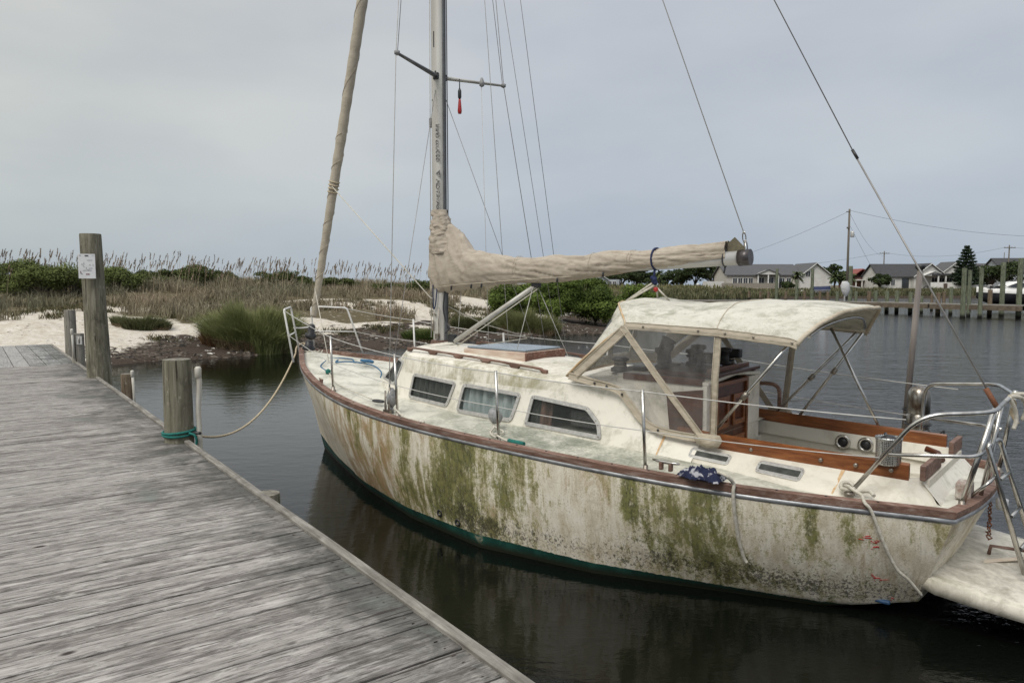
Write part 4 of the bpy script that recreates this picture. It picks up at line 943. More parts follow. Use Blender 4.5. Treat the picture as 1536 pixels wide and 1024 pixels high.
# ---- swim platform and ladder
b = MB(); P = []
for i in range(15):
    t = i/14; x = lerp(.19, -.95, t); r = []; w = .735-.20*t**3-(.045 if i == 0 else 0)
    for j in range(17):
        s = -1+2*j/16; r.append(V(x, s*w, .372-.15*t-.020*abs(s)**10))
    for j in range(17):
        s = 1-2*j/16; r.append(V(x, s*w*(.99 if abs(s) > .9 else .93), lerp(.19, .06, t)+.07*abs(s)**5))
    P.append(r)
b.grid(P, 0, True, True); b.prism(P[-1][:17]+P[-1][17:], (-.01, 0, 0)); b.build('swim_platform', deck_material('platform_gelcoat', (.66, .62, .53), (.24, .22, .16), .9, .44, .66, 6), boat)
b = MB(); b.bar((-.05, .15, .335), (-.30, -.15, .335), .05, .004); b.build('worn_strip', simple('tan_patch', (.55, .45, .33), (.62, .54, .44), 10), boat)
ld = None
b = MB(); b.tube(fillet([(-.10, .30, 1.18), (-.09, .32, 1.16), (-.32, .30, .36)], .05), .016, 10); ld = b.build('ladder_side_rail', STEEL, boat)
MB().tube(fillet([(-.32, .30, .36), (-.10, .30, 1.10), (-.10, .26, 1.18), (-.12, .04, 1.17), (-.36, .0, .36)], .06), .016, 10).build('ladder_hoop', STEEL, boat)
for z in (.95, .72, .52): MB().tube([(lerp(-.34, -.10, (z-.36)/.8), .30, z), (lerp(-.36, -.12, (z-.36)/.8), .02, z)], .012, 8).build('ladder_rung', STEEL, boat)
MB().tube(fillet([(-.02, .42, .84), (-.12, .42, .95), (-.14, .30, .98)], .05), .011, 8).build('ladder_bracket', STEEL, boat)
b = MB()
for k in range(9): b.box((-.42-.0, .20-.045*k, .375), (.26, .010, .012))
b.box((-.30, .02, .375), (.014, .40, .02)); b.box((-.54, .02, .375), (.014, .40, .02)); b.build('folding_grate', DULL, boat)
MB().tube([(-.08, -.05, .34), (-.09, -.05, .40), (-.3, -.12, .39)], .012, 6).build('brown_bar', TEAK, boat)
b = MB(); b.lathe([(.001, -.05), (.035, -.04), (.04, .03), (.001, .05)], (-.12, -.25, .66), 12); b.build('stern_fender_knob', WCLOTH, boat)
b = MB()
for i in range(9): b.tube([V(-.10+random.uniform(-.01, .01), .16, .74-i*.028)+V(.010*math.cos(a), .014*math.sin(a)*(i % 2), .016*math.sin(a)) for a in [2*PI*k/8 for k in range(8)]], .005, 4, closed=True)
b.build('hanging_chain', RUST, boat)
# ---------------------------------------------------------------- loose things that lie on or hang from the boat (top level, in the same frame)
def b2w(p):
    c, s = math.cos(BOAT_RZ), math.sin(BOAT_RZ); return V(BOAT_LOC[0]+c*p[0]-s*p[1], BOAT_LOC[1]+s*p[0]+c*p[1], p[2])
def loose(mb, name, mat, label, cat, at, group=None, bevel=0, children=()):
    """mesh given in boat coordinates, origin put at the point 'at'"""
    a = Vector(at); mb.v = [tuple(Vector(v)-a) for v in mb.v]; o = mb.build(name, mat, None, b2w(at), BOAT_RZ, bevel); tag(o, label, cat, group)
    for cm, cn, cmat in children: cm.v = [tuple(Vector(v)-a) for v in cm.v]; cm.build(cn, cmat, o)
    return o
def rope_curve(pts, r, k=6, n=7): return MB().tube(catmull(pts, k), r, n)
q0 = V(6.75, .22, 1.20)
loose(rope_curve([(7.35, .05, 1.24), (7.1, -.12, 1.23), (6.85, .0, 1.215), (6.5, .02, 1.205), (6.2, .15, 1.18), (6.0, .28, 1.165), (5.85, .42, 1.14)], .008), 'rope', BLUE, 'blue rope lying across the foredeck with a thick knot', 'rope', (7.0, 0, 1.2), children=((rope_curve([(6.72, -.06, 1.225), (6.64, .05, 1.25), (6.56, -.04, 1.23), (6.66, -.09, 1.235), (6.70, .03, 1.25)], .018), 'knot', BLUE), (rope_curve([(7.1, .08, 1.23), (6.98, .2, 1.22), (6.85, .12, 1.23), (6.6, .1, 1.23)], .009), 'loop', BLUE)))
loose(rope_curve([(7.2, .20, 1.22), (7.0, .42, 1.19), (6.80, .50, 1.16), (6.66, .56, 1.15)], .008), 'rope', BLUE, 'thin blue rope ending in a teal knot behind the first port stanchion', 'rope', (6.9, .45, 1.17), children=((MB().lathe([(.001, -.03), (.03, -.02), (.035, .015), (.001, .035)], (6.60, .60, 1.165), 10), 'teal_knot', TEAL),))
loose(rope_curve([(6.55, .62, 1.15), (6.1, .86, 1.10), (5.7, .98, 1.07), (5.15, 1.12, 1.04)], .0065), 'rope', ROPE, 'thin grey line lying on the side deck up to the black ring', 'rope', (5.7, .98, 1.07))
loose(rope_curve([(4.58, 1.31, 1.02), (4.50, 1.36, 1.03), (4.36, 1.39, .985), (4.20, 1.43, .985), (4.0, 1.47, .99)], .009), 'rope', ROPE, 'short white rope tied to the foot of the second port stanchion', 'rope', (4.4, 1.37, .98))
loose(rope_curve([(3.60, 1.04, 1.00), (3.50, 1.10, .96), (3.42, 1.24, .935), (3.24, 1.37, .94), (3.18, 1.42, .97), (3.10, 1.42, .945), (3.02, 1.42, .94)], .009), 'rope', ROPE, 'white rope with a teal whipped end beside the third port stanchion', 'rope', (3.4, 1.2, .93), children=((MB().tube([(3.06, 1.42, .945), (2.90, 1.42, .94)], .020, 8), 'teal_whipping', TEAL), (rope_curve([(3.50, 1.10, .96), (3.36, 1.14, .94), (3.34, 1.2, .93), (3.40, 1.24, .93)], .008), 'tail', ROPE)))
# crumpled navy and white cloth on the rail, and the line hanging from it
b = MB(); P = []
for i in range(41):
    r = []
    for j in range(17):
        u = -1+2*i/40; w = -1+2*j/16; h = max(0, 1-u*u)**.5*max(0, 1-w*w)**.5; x = 1.42+u*.155; y = 1.32-.085*w+.02*math.sin(u*6); z = .90+.060*h*(1+.7*MN.noise(V(u*4, w*3, 3)))+.025*abs(MN.noise(V(u*9, w*7, 8)))
        r.append(V(x, y, z))
    P.append(r)
b.grid(P); CL = NT('navy_white_cloth'); nz_ = CL.noise(CL.coord('Object', (3, 3, 3)), 6, 4, .5, .6); CL.set(col=CL.ramp(nz_, [(.55, (.018, .022, .05)), (.62, (.36, .36, .38))]), rough=.9, spec=.2)
loose(b, 'crumpled_cloth', CL.m, 'crumpled navy and white cloth lying on the port rail below the oval portlights', 'cloth', (1.42, 1.32, .9))
xr = 1.20; y0 = hb(xr); pts = [(1.30, 1.33, .96), (1.23, 1.36, .955), (xr, y0+.03, .895), (xr, y0+.035, .84), (xr, y0+.01, .70), (xr-.005, hullpt(xr/LOA, .45).y+.02, .50), (xr-.02, hullpt(xr/LOA, .62).y+.02, .36), (xr-.035, hullpt(xr/LOA, .66).y+.02, .32)]
loose(rope_curve(pts, .0125, 8), 'rope', ROPE, 'short white rope hanging down the algae stained hull from the navy cloth', 'rope', (1.2, 1.3, .9))
pts = [(.64, .84, .88), (.60, .90, .90), (.55, .93, .885), (.50, .955, .87), (.46, hb(.46)+.02, .845), (.42, hb(.42)+.025, .79), (.36, hullpt(.045, .25).y+.02, .60), (.30, hullpt(.035, .5).y+.02, .42), (.24, hullpt(.025, .62).y+.02, .34), (.18, hullpt(.02, .85).y+.01, .22)]
loose(rope_curve(pts, [.013]*49+[.011, .010, .009, .008, .006, .004] if False else .011, 6), 'rope', ROPE, 'grey white rope tied round the near stern rail foot and trailing down the hull', 'rope', (.5, .95, .86), children=((rope_curve([(.64, .82, .87), (.57, .84, .885), (.58, .89, .88), (.64, .89, .875), (.65, .84, .90), (.60, .82, .90), (.55, .87, .87), (.48, .86, .88), (.44, .90, .865)], .013), 'knot', ROPE),))
b = rope_curve([(-.16, .0, 1.46), (-.22, -.10, 1.44), (-.24, -.16, 1.36), (-.22, -.18, 1.28)], .014)
loose(b, 'rope', ROPE, 'frayed grey rope coil knotted on the top of the stern rail', 'rope', (-.16, 0, 1.45), children=((rope_curve([(-.16, .05, 1.46), (-.19, .0, 1.38), (-.20, -.02, 1.30), (-.19, .0, 1.24)], .014), 'tail', ROPE), (rope_curve([(-.17, -.05, 1.47), (-.26, -.14, 1.46), (-.34, -.22, 1.40)], .014), 'tail', ROPE), (rope_curve([(-.16, .03, 1.46), (-.18, -.10, 1.40), (-.16, -.14, 1.33), (-.2, -.12, 1.26)], .012), 'tail', ROPEY)))
# ---------------------------------------------------------------- land, water
SHORE = [(-60, 9), (-30, 13), (-16, 16.6), (-12.3, 18.4), (-10.7, 19.8), (-9.6, 21.6), (-8.6, 22.6), (-6.9, 23.5), (-5.2, 24.6), (-3.9, 25.6), (-1.7, 28.2), (.4, 30.8), (2.6, 32.4), (4.6, 33.6), (6.0, 37), (7.0, 44), (10, 58), (15, 76), (19, 92), (24, 104), (40, 112), (70, 118), (110, 120), (300, 118)]
LAND = SHORE+[(300, 900), (-400, 900), (-400, 9)]
SA = np.array(SHORE, float)
def shore_d(X, Y):
    X = np.asarray(X, float); Y = np.asarray(Y, float); P = np.stack([X, Y], -1); best = np.full(X.shape, 1e9)
    for a, b_ in zip(SA[:-1], SA[1:]):
        ab = b_-a; t = np.clip(((P-a)@ab)/(ab@ab), 0, 1); d = np.linalg.norm(P-(a+t[..., None]*ab), axis=-1); best = np.minimum(best, d)
    ins = np.zeros(X.shape, bool); n = len(LAND)
    for i in range(n):
        (x1, y1), (x2, y2) = LAND[i], LAND[(i+1) % n]
        if y1 == y2: continue
        c = ((y1 > Y) != (y2 > Y)) & (X < (x2-x1)*(Y-y1)/(y2-y1)+x1); ins ^= c
    return np.where(ins, best, -best)
def vnoise(X, Y, s, seed=0):
    """smooth value noise, vectorised"""
    X = np.asarray(X)/s; Y = np.asarray(Y)/s; xi = np.floor(X).astype(int); yi = np.floor(Y).astype(int); fx = X-xi; fy = Y-yi; fx = fx*fx*(3-2*fx); fy = fy*fy*(3-2*fy)
    def h(a, b): 
        v = np.sin(a*127.1+b*311.7+seed*74.7)*43758.5453; return v-np.floor(v)
    return (h(xi, yi)*(1-fx)+h(xi+1, yi)*fx)*(1-fy)+(h(xi, yi+1)*(1-fx)+h(xi+1, yi+1)*fx)*fy-.5
def ground_z(X, Y):
    X = np.asarray(X, float); Y = np.asarray(Y, float); d = shore_d(X, Y)+vnoise(X, Y, 2.3)*1.1+vnoise(X, Y, .8, 3)*.35
    z = np.interp(d, [-6, -1.2, 0, .4, 1.5, 4, 7, 11, 18, 28, 60, 120], [-1.2, -.4, -.02, .10, .20, .48, .85, 1.30, 1.85, 2.25, 1.9, 1.5])
    s = np.clip((X-3)/9, 0, 1); s = s*s*(3-2*s); far = np.clip((Y-75)/40, 0, 1); k = 1-s*(.62-.25*far)
    zz = np.where(z > 0, z*k, z)
    land = np.clip((d-2)/5, 0, 1)
    return zz+land*(vnoise(X, Y, 5, 5)*.35+vnoise(X, Y, 1.3, 6)*.12)*(1-far)+np.clip(d/1.5, 0, 1)*vnoise(X, Y, .45, 8)*.07*(Y < 80)
xs = np.concatenate([np.arange(-300, -40, 8), np.arange(-40, 26, .26), np.arange(26, 320, 5)]); ys = np.concatenate([np.arange(4, 14, 2), np.arange(14, 64, .26), np.arange(64, 640, 5)])
GX, GY = np.meshgrid(xs, ys, indexing='ij'); GZ = ground_z(GX, GY); D_ = shore_d(GX, GY)
nz1 = vnoise(GX, GY, 1.7, 11); nz2 = vnoise(GX, GY, .5, 12); nz3 = vnoise(GX, GY, 4.5, 13)
dark = np.clip(1-(D_-3.6-nz1*3-nz2*1.5)/.8, 0, 1)*np.clip((GX+12.5)/2, 0, 1); dark = np.maximum(dark, (D_ < .7)*1.0)
veg = np.clip((D_-8-nz3*10-nz1*5)/1.2, 0, 1); veg = np.maximum(veg, np.clip((GX-4)/3, 0, 1)*(D_ > 1))
cols = np.zeros(GX.shape+(3,)); cols[..., 0] = dark; cols[..., 1] = veg; cols[..., 2] = 0
t = NT('shore_ground'); at = t.n.new('ShaderNodeSeparateColor'); t.l.new(t.attr('tint'), at.inputs[0]); v = t.coord('Object')
n1 = t.noise(v, 3, 8, .7); n2 = t.noise(v, 22, 6, .75); n3 = t.noise(v, 1.1, 4, .6); vo = t.voro(v, 13)
sand = t.mix(t.ramp(n1, [(.35, 0), (.7, 1)]), (.66, .62, .55), (.44, .38, .30)); sand = t.mix(t.ramp(n2, [(.60, 0), (.66, 1)]), sand, (.22, .17, .12)); sand = t.mix(t.ramp(vo, [(.09, 1), (.16, 0)]), sand, (.16, .125, .09)); sand = t.mix(t.ramp(t.noise(v, 9, 6, .75, .5), [(.52, 0), (.66, .7)]), sand, (.30, .24, .17))
mud = t.mix(t.ramp(n2, [(.35, 0), (.62, 1)]), (.018, .014, .012), (.085, .062, .045)); mud = t.mix(t.ramp(n2, [(.70, 0), (.74, 1)]), mud, (.4, .38, .34))
soil = t.mix(t.ramp(n2, [(.4, 0), (.6, 1)]), (.07, .06, .03), (.15, .12, .07)); soil = t.mix(t.ramp(n1, [(.58, 0), (.66, 1)]), soil, (.45, .40, .33))
c = t.mix(t.ramp(t.math('ADD', at.outputs[1], t.math('MULTIPLY', t.math('SUBTRACT', n1, .5), .7)), [(.35, 0), (.65, 1)]), sand, soil)
c = t.mix(t.ramp(t.math('ADD', at.outputs[0], t.math('MULTIPLY', t.math('SUBTRACT', n1, .5), .9)), [(.4, 0), (.6, 1)]), c, mud)
t.set(col=c, rough=.95, spec=.2); t.bump(t.mix(.5, n2, n1), .8, .06)
nx, ny = GX.shape; idx = np.arange(nx*ny).reshape(nx, ny); F = np.stack([idx[:-1, :-1], idx[1:, :-1], idx[1:, 1:], idx[:-1, 1:]], -1).reshape(-1, 4)
tag(raw('ground', np.stack([GX, GY, GZ], -1).reshape(-1, 3), F, t.m, cols.reshape(-1, 3), smooth=True), kind='structure')
# water
t = NT('harbour_water'); g = t.coord('Object', (1, 1, 1))
r1 = t.noise(t.coord('Object', (1.0, 2.1, 1), rot=(0, 0, .35)), 1.3, 4, .55, .5); r2 = t.noise(t.coord('Object', (1, 1.7, 1), rot=(0, 0, -.25)), 3.6, 5, .62, .3); r3 = t.noise(g, .12, 3, .5)
y_ = t.sep(g)
# calm in the lee of the dune and the dock, wind ripples out in the basin
wind = t.ramp(t.math('ADD', t.math('MULTIPLY', y_[0], .055), t.math('ADD', t.math('MULTIPLY', y_[1], .022), t.math('MULTIPLY', t.math('SUBTRACT', r3, .5), .7))), [(.12, .12), (.32, .36), (.55, .9), (.8, 1.1)])
r0 = t.noise(t.coord('Object', (1, 2.0, 1), rot=(0, 0, .1)), .42, 5, .62, .6)
h = t.math('MULTIPLY', t.math('ADD', t.math('ADD', t.math('MULTIPLY', r1, .75), t.math('MULTIPLY', r2, .60)), t.math('MULTIPLY', t.math('MULTIPLY', r0, 1.6), wind)), t.math('MULTIPLY', wind, 1.0))
t.set(col=(.003, .004, .003), rough=.015, ior=1.333, spec=.5); t.bump(h, 1.0, .052)
b = MB(); b.add([(-900, -60, 0), (900, -60, 0), (900, 1400, 0), (-900, 1400, 0)], [(0, 1, 2, 3)]); tag(b.build('water', t.m), kind='structure')
b = MB(); b.add([(-900, -60, -2.5), (900, -60, -2.5), (900, 1400, -2.5), (-900, 1400, -2.5)], [(0, 1, 2, 3)]); tag(b.build('seabed', simple('mud_bed', (.03, .028, .02), (.02, .018, .014), .3)), kind='structure')
# ---------------------------------------------------------------- dock
E1 = V(.06, 2.72, 0); DD = V(-.5905, .807, 0).normalized(); NN_ = V(DD.y, -DD.x, 0)     # along the edge away from the camera; outward over the water
DZ = .70
dock_rz = math.atan2(NN_.y, NN_.x)
def plank_material(name, a, b_, c_, sl):
    t = NT(name); at = t.n.new('ShaderNodeSeparateColor'); t.l.new(t.attr('tint'), at.inputs[0])
    mp = t.coord('Object', sl); ad = t.n.new('ShaderNodeVectorMath'); ad.operation = 'ADD'; cb = t.n.new('ShaderNodeCombineXYZ')
    t.l.new(t.math('MULTIPLY', at.outputs[0], 37.0), cb.inputs[0]); t.l.new(t.math('MULTIPLY', at.outputs[1], 11.0), cb.inputs[2]); t.l.new(mp, ad.inputs[0]); t.l.new(cb.outputs[0], ad.inputs[1]); pv = ad.outputs[0]
    gr = t.noise(pv, 30, 8, .72, .35); fg = t.noise(pv, 85, 4, .7, .15); bl = t.noise(t.coord('Object', (1, 1, 1)), 2.2, 7, .68, .5); sp = t.noise(t.coord('Object', (.35, 1, 1)), 16, 5, .7, .5)
    base = t.ramp(gr, [(.34, a), (.48, b_), (.64, c_)])
    base = t.mix(t.math('MULTIPLY', at.outputs[1], .55), base, t.mix(.5, base, (.13, .115, .10)))
    base = t.mix(t.math('MULTIPLY', at.outputs[0], .42), base, (.42, .395, .37))
    base = t.mix(t.math('MULTIPLY', t.ramp(fg, [(.54, 0), (.62, 1)]), .70), base, (.055, .048, .043))
    base = t.mix(t.math('MULTIPLY', t.ramp(sp, [(.57, 0), (.66, 1)]), .5), base, (.50, .48, .45))
    # darker mould near the edge over the water, pale lichen patches
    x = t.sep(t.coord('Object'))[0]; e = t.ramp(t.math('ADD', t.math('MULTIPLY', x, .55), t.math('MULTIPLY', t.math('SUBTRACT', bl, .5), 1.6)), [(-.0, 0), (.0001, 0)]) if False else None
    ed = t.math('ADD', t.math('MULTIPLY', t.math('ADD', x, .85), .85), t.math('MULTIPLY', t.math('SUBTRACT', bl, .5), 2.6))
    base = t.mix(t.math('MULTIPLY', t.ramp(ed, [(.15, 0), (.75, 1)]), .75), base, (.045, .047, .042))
    base = t.mix(t.math('MULTIPLY', t.ramp(bl, [(.60, 0), (.72, 1)]), .35), base, (.28, .32, .29))
    # knots
    ck = t.noise(t.coord('Object', (.028, 1, 1)), 52, 4, .7, .12); base = t.mix(t.ramp(ck, [(.615, 0), (.64, .85)]), base, (.035, .03, .026))
    kv = t.voro(t.coord('Object', (.55, 1, 1)), 3.6); base = t.mix(t.ramp(kv, [(.045, 1), (.085, 0)]), base, (.045, .035, .03))
    t.set(col=base, rough=.9, spec=.2); t.bump(t.mix(.5, gr, fg), .8, .006); MATS[name] = t.m; return t.m
PLANK = plank_material('weathered_planks', (.068, .060, .055), (.195, .178, .165), (.47, .445, .42), (.12, 1, 1))
dock = empty('dock', (E1.x, E1.y, 0), dock_rz, 'wide grey plank dock with a rounded edge board in the left foreground', 'dock')
# dock frame: local x = outward (NN), local y = along the edge away from the camera
b = MB(); y = -6.2; k = 0
LEN = 14.05
while y < LEN:
    w = random.choice([.138, .14, .14, .142]); b.c = (random.random(), random.random(), 0)
    g = random.choice([.004, .005, .006, .008, .014, .018]); jx = random.uniform(-.012, .006); jz = random.uniform(-.0025, .0025)
    x0, x1 = -6.2, -.045+jx; n = 14
    top = []
    for i in range(n+1):
        x = lerp(x0, x1, i/n); cup = .0025; wav = .0025*MN.noise(V(x*.9, y*3, 1))
        top.append([V(x, y+g/2, DZ-.038), V(x, y+g/2, DZ-.004+jz+wav), V(x, y+g/2+.005, DZ+jz+wav), V(x, y+w/2, DZ-cup*.3+jz+wav), V(x, y+w-g/2-.005, DZ+jz+wav), V(x, y+w-g/2, DZ-.004+jz+wav), V(x, y+w-g/2, DZ-.038)])
    b.grid(top, 0, False, True); b.prism(top[-1], (.0005, 0, 0)); y += w
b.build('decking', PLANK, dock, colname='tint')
b = MB(); y = -6.13; rn_ = random.Random(3)
for k in range(140):
    for x in (-.12, -2.0, -4.0):
        for dy in (-.035, .035):
            if y+dy < LEN-.1: b.add([(x+rn_.uniform(-.015, .015)+.0045*math.cos(2*PI*j/6), y+dy+.0045*math.sin(2*PI*j/6), DZ+.0028) for j in range(6)], [tuple(range(6))])
    y += .14
tag(b.build('nail_heads', simple('rusty_nail', (.06, .035, .025), (.03, .02, .018), 50, rough=.8), dock), kind='stuff')
b = MB()
for x in (-.10, -2.0, -4.0, -6.0): b.box((x, 4.0, DZ-.14), (.05, 20, .19))
b.build('joists', simple('dark_timber', (.075, .062, .05), (.04, .034, .028), 12, rough=.9), dock)
nail = simple('rusty_nail', (.10, .05, .03), (.05, .03, .02), 50, rough=.8)
EDGE = wood('grey_edge_board', (.12, .11, .095), (.22, .205, .18), (.34, .32, .29), .9, (1, .08, 1), 40, .5)
b = MB(); P = []; n = 120
for i in range(n+1):
    y = lerp(-6, LEN+5.4, i/n); wx = .008*MN.noise(V(y*.8, 2, 0)); P.append([V(-.050+wx, y, DZ-.03), V(-.052+wx, y, DZ+.016), V(-.040+wx, y, DZ+.026), V(-.006+wx, y, DZ+.027), V(.004+wx, y, DZ+.016), V(.004+wx, y, DZ-.19), V(-.04, y, DZ-.19)])
b.grid(P, 0, False, True); b.build('edge_board', EDGE, dock)
# the far stretch, with its boards laid lengthwise
wk = empty('walkway', (E1.x, E1.y, 0), dock_rz, 'far stretch of dock with boards laid lengthwise, leading to the sandy shore', 'walkway')
b = MB(); x = -4.6
while x < -.2:
    w = .255; b.c = (random.random(), random.random(), 0); b.box((x+w/2, LEN+2.9, DZ-.018), (w-.014, 5.7, .036)); x += w
b.build('decking', plank_material('lengthwise_planks', (.17, .17, .165), (.27, .27, .265), (.38, .375, .36), (1, .05, 1)), wk, colname='tint')
b = MB(); b.box((-2.4, LEN+5.72, DZ-.12), (4.4, .05, .2)); b.box((-2.4, LEN+.08, DZ-.12), (4.4, .05, .18)); b.build('end_beam', MATS['dark_timber'], wk)
# ---- pilings
def pile_mat(name, a, b_, c_):
    t = NT(name); n1 = t.noise(t.coord('Object', (1, 1, .07)), 22, 7, .68, .3); n2 = t.noise(t.coord('Object', (1, 1, .35)), 6, 6, .65, .5); crk = t.noise(t.coord('Object', (1, 1, .035)), 34, 5, .65, .2)
    base = t.ramp(n1, [(.3, a), (.5, b_), (.7, c_)]); base = t.mix(t.math('MULTIPLY', t.ramp(n2, [(.5, 0), (.68, 1)]), .7), base, tuple(x*.45 for x in a)); base = t.mix(t.ramp(crk, [(.60, 0), (.64, .85)]), base, (.02, .017, .012)); base = t.mix(t.ramp(t.noise(t.coord('Object', (1, 1, .5)), 20, 5, .7), [(.60, 0), (.70, .6)]), base, (.42, .39, .32))
    z = t.sep(t.n.new('ShaderNodeNewGeometry').outputs['Position'])[2]
    base = t.mix(t.ramp(t.math('ADD', z, t.math('MULTIPLY', n2, .2)), [(.22, 1), (.42, 0)]), base, (.012, .012, .009))
    t.set(col=base, rough=.9, spec=.2); t.bump(t.mix(.5, n1, crk), .9, .02); return t.m
PG = pile_mat('green_brown_piling', (.095, .090, .062), (.175, .162, .118), (.30, .28, .22)); PGR = pile_mat('grey_piling', (.16, .15, .13), (.24, .225, .19), (.36, .335, .29)); PT = pile_mat('green_treated_piling', (.08, .095, .065), (.15, .17, .115), (.24, .245, .18)); PB = pile_mat('brown_old_piling', (.10, .075, .05), (.17, .13, .09), (.26, .21, .15))
TOPM = simple('split_end_grain', (.24, .22, .18), (.12, .11, .09), 30, rough=.95, bump=.6)
def piling(x, y, ztop, r, mat, label, group=None, zb=-1.6, n=28, lean=(0, 0), name='piling', cat='piling', taper=.93):
    b = MB(); P = []; sd = random.random()*50
    hs = [zb, -.2, .1, .3]+[lerp(.4, ztop-.03, i/8) for i in range(9)]+[ztop-.008]
    for z in hs:
        rr = r*lerp(1, taper, (z-0)/max(ztop, .1)) if z > 0 else r; rr *= .975 if z > ztop-.01 else 1
        P.append([V(lean[0]*z+rr*math.cos(2*PI*j/n)*(1+.03*MN.noise(V(math.cos(2*PI*j/n)*1.5, math.sin(2*PI*j/n)*1.5, z*.8+sd))+.012*MN.noise(V(j*1.7, z*1.2, sd))), lean[1]*z+rr*math.sin(2*PI*j/n)*(1+.03*MN.noise(V(math.cos(2*PI*j/n)*1.5, math.sin(2*PI*j/n)*1.5, z*.8+sd))), z) for j in range(n)])
    b.grid(P, 0, True, True); b.add(P[-1]+[V(lean[0]*ztop, lean[1]*ztop, ztop)], [(j, (j+1) % n, n) for j in range(n)], 1, False)
    o = b.build(name, [mat, TOPM]); o.location = (x, y, 0); return tag(o, label, cat, group)
piling(-3.22, 7.10, 1.50, .138, PG, 'thick short green-brown piling at the dock edge with a teal rope tied round it', n=40)
piling(-6.70, 12.02, 3.02, .185, PG, 'tall round piling at the dock edge with a white notice nailed to it', n=40, lean=(-.022, 0), taper=.84)
piling(-8.35, 14.25, 1.27, .115, PGR, 'short grey piling standing where the two stretches of dock meet')
piling(-11.25, 18.9, 1.56, .14, PGR, 'short grey piling at the far end of the walkway by the sand')
piling(-1.88, 5.60, .62, .10, PG, 'low sawn-off piling in the water, seen over the near dock edge', n=32)
piling(-6.02, 11.55, .82, .10, PB, 'low worn piling in the water beside the dock with a white pipe on it')
PVC = simple('white_pvc', (.62, .60, .54), (.46, .43, .36), 14, (1, 1, .3), rough=.5)
def pvc(pts, base, label, r=.024, bend=True):
    b = MB(); b.tube([V(*p)-V(*base) for p in pts], r, 12); o = b.build('white_pipe', PVC, None, base); tag(o, label, 'pipe'); 
    p = V(*pts[-1])-V(*base); MB().lathe([(r*1.0, -.085), (r*1.3, -.08), (r*1.3, .0), (r*1.2, .012), (r*.7, .022), (.001, .024)], p, 12).build('cap', PVC, o); return o
pvc(catmull([(-3.03, 7.12, .10), (-3.03, 7.12, .7), (-3.035, 7.12, 1.0), (-3.01, 7.10, 1.25), (-3.015, 7.09, 1.40)], 6), (-3.03, 7.12, .1), 'bent white plastic pipe standing against the short piling with the teal rope')
pvc([(-5.90, 11.50, .1), (-5.90, 11.50, .5), (-5.915, 11.5, .85)], (-5.90, 11.5, .1), 'white plastic pipe on the low worn piling beside the dock', .02)
pvc([(-8.36, 14.12, .8), (-8.365, 14.11, 1.1), (-8.37, 14.10, 1.34)], (-8.36, 14.12, .8), 'short white pipe on the grey piling at the end of the dock', .02)
b = MB(); b.box((0, 0, 0), (.10, .012, .16)); o = b.build('metal_plate', LFRAME, None, (-8.26, 14.145, 1.14)); tag(o, 'small pale metal plate fixed to the grey piling where the docks meet', 'plate'); MB().tube([(0, -.012, -.06), (0, -.012, .06)], .01, 6).build('hasp', DULL, o)
# notice on the tall piling
sg = empty('notice_board', (-6.71, 11.785, 2.49), .5, 'white notice sheet nailed near the top of the tall dock piling', 'sign')
b = MB(); b.box((0, -.012, 0), (.235, .010, .385)); b.build('sheet', simple('notice_white', (.80, .80, .79), (.70, .70, .69), 5, rough=.5), sg)
INK = simple('grey_ink', (.22, .22, .24), (.42, .42, .42), 60, rough=.7)
b = MB()
for x, z, w, h in ((.0, .165, .05, .016),): b.box((x, -.019, z), (w, .004, h))
b.build('black_mark', BLACK, sg)
b = MB()
for x, z, w, h in ((.04, .095, .07, .006), (-.055, .03, .04, .005), (-.04, .045, .006, .03), (-.07, .03, .004, .022), (.04, .02, .03, .006), (.085, .02, .006, .03), (.05, -.03, .055, .005), (.0, -.065, .12, .006), (-.05, .005, .01, .008), (-.04, -.01, .012, .008), (-.01, -.03, .005, .03), (.09, .17, .04, .004), (-.09, .17, .02, .008), (.02, -.05, .04, .004), (-.07, -.12, .02, .006)): b.box((x, -.019, z), (w, .003, h))
b.build('print', INK, sg)
b = MB()
for x, z, w, h in ((-.005, -.125, .02, .018), (.022, -.125, .02, .018), (-.09, -.085, .014, .012), (-.085, -.11, .02, .010)): b.box((x, -.019, z), (w, .004, h))
b.build('red_mark', simple('dark_red_ink', (.20, .05, .06), (.15, .03, .04), 40), sg)
# mooring line and the teal turns round the piling
pc_ = V(-3.22, 7.10, 0)
b = MB()
for k, z in enumerate((.775, .80)): b.tube([V(pc_.x+(.146)*math.cos(a), pc_.y+.146*math.sin(a), z+.012*math.sin(a+k)) for a in [2*PI*i/28 for i in range(28)]], .0125, 8, closed=True)
b.tube(catmull([V(pc_.x+.13, pc_.y-.08, .79), V(pc_.x+.19, pc_.y-.09, .77), V(pc_.x+.20, pc_.y-.08, .70), V(pc_.x+.17, pc_.y-.09, .64)], 5), .012, 8)
b.v = [tuple(Vector(v)-V(pc_.x, pc_.y, .78)) for v in b.v]; tag(b.build('teal_rope', TEAL, None, (pc_.x, pc_.y, .78)), 'teal rope looped twice round the short dock piling', 'rope')
MB_ = b2w((7.93, .16, 1.27)); A = V(pc_.x+.15, pc_.y-.06, .775); l = sag(A, MB_, .38, 30)
b = MB(); b.tube([p-A for p in l], .0115, 8); mo = tag(b.build('mooring_line', ROPEY, None, A), 'long pale mooring rope hanging in a curve from the bow to the dock piling', 'rope')
b = MB(); b.tube(catmull([MB_-A, b2w((7.98, .10, 1.36))-A, b2w((7.95, .0, 1.40))-A, b2w((7.9, .1, 1.30))-A], 5), .012, 8); b.build('bow_hitch', ROPEY, mo)
b = MB(); b.tube([V(.10, -.05, .02), V(.03, 0, .015), V(-.02, .0, .0)], .015, 8); b.build('hitch', BLACK, mo)
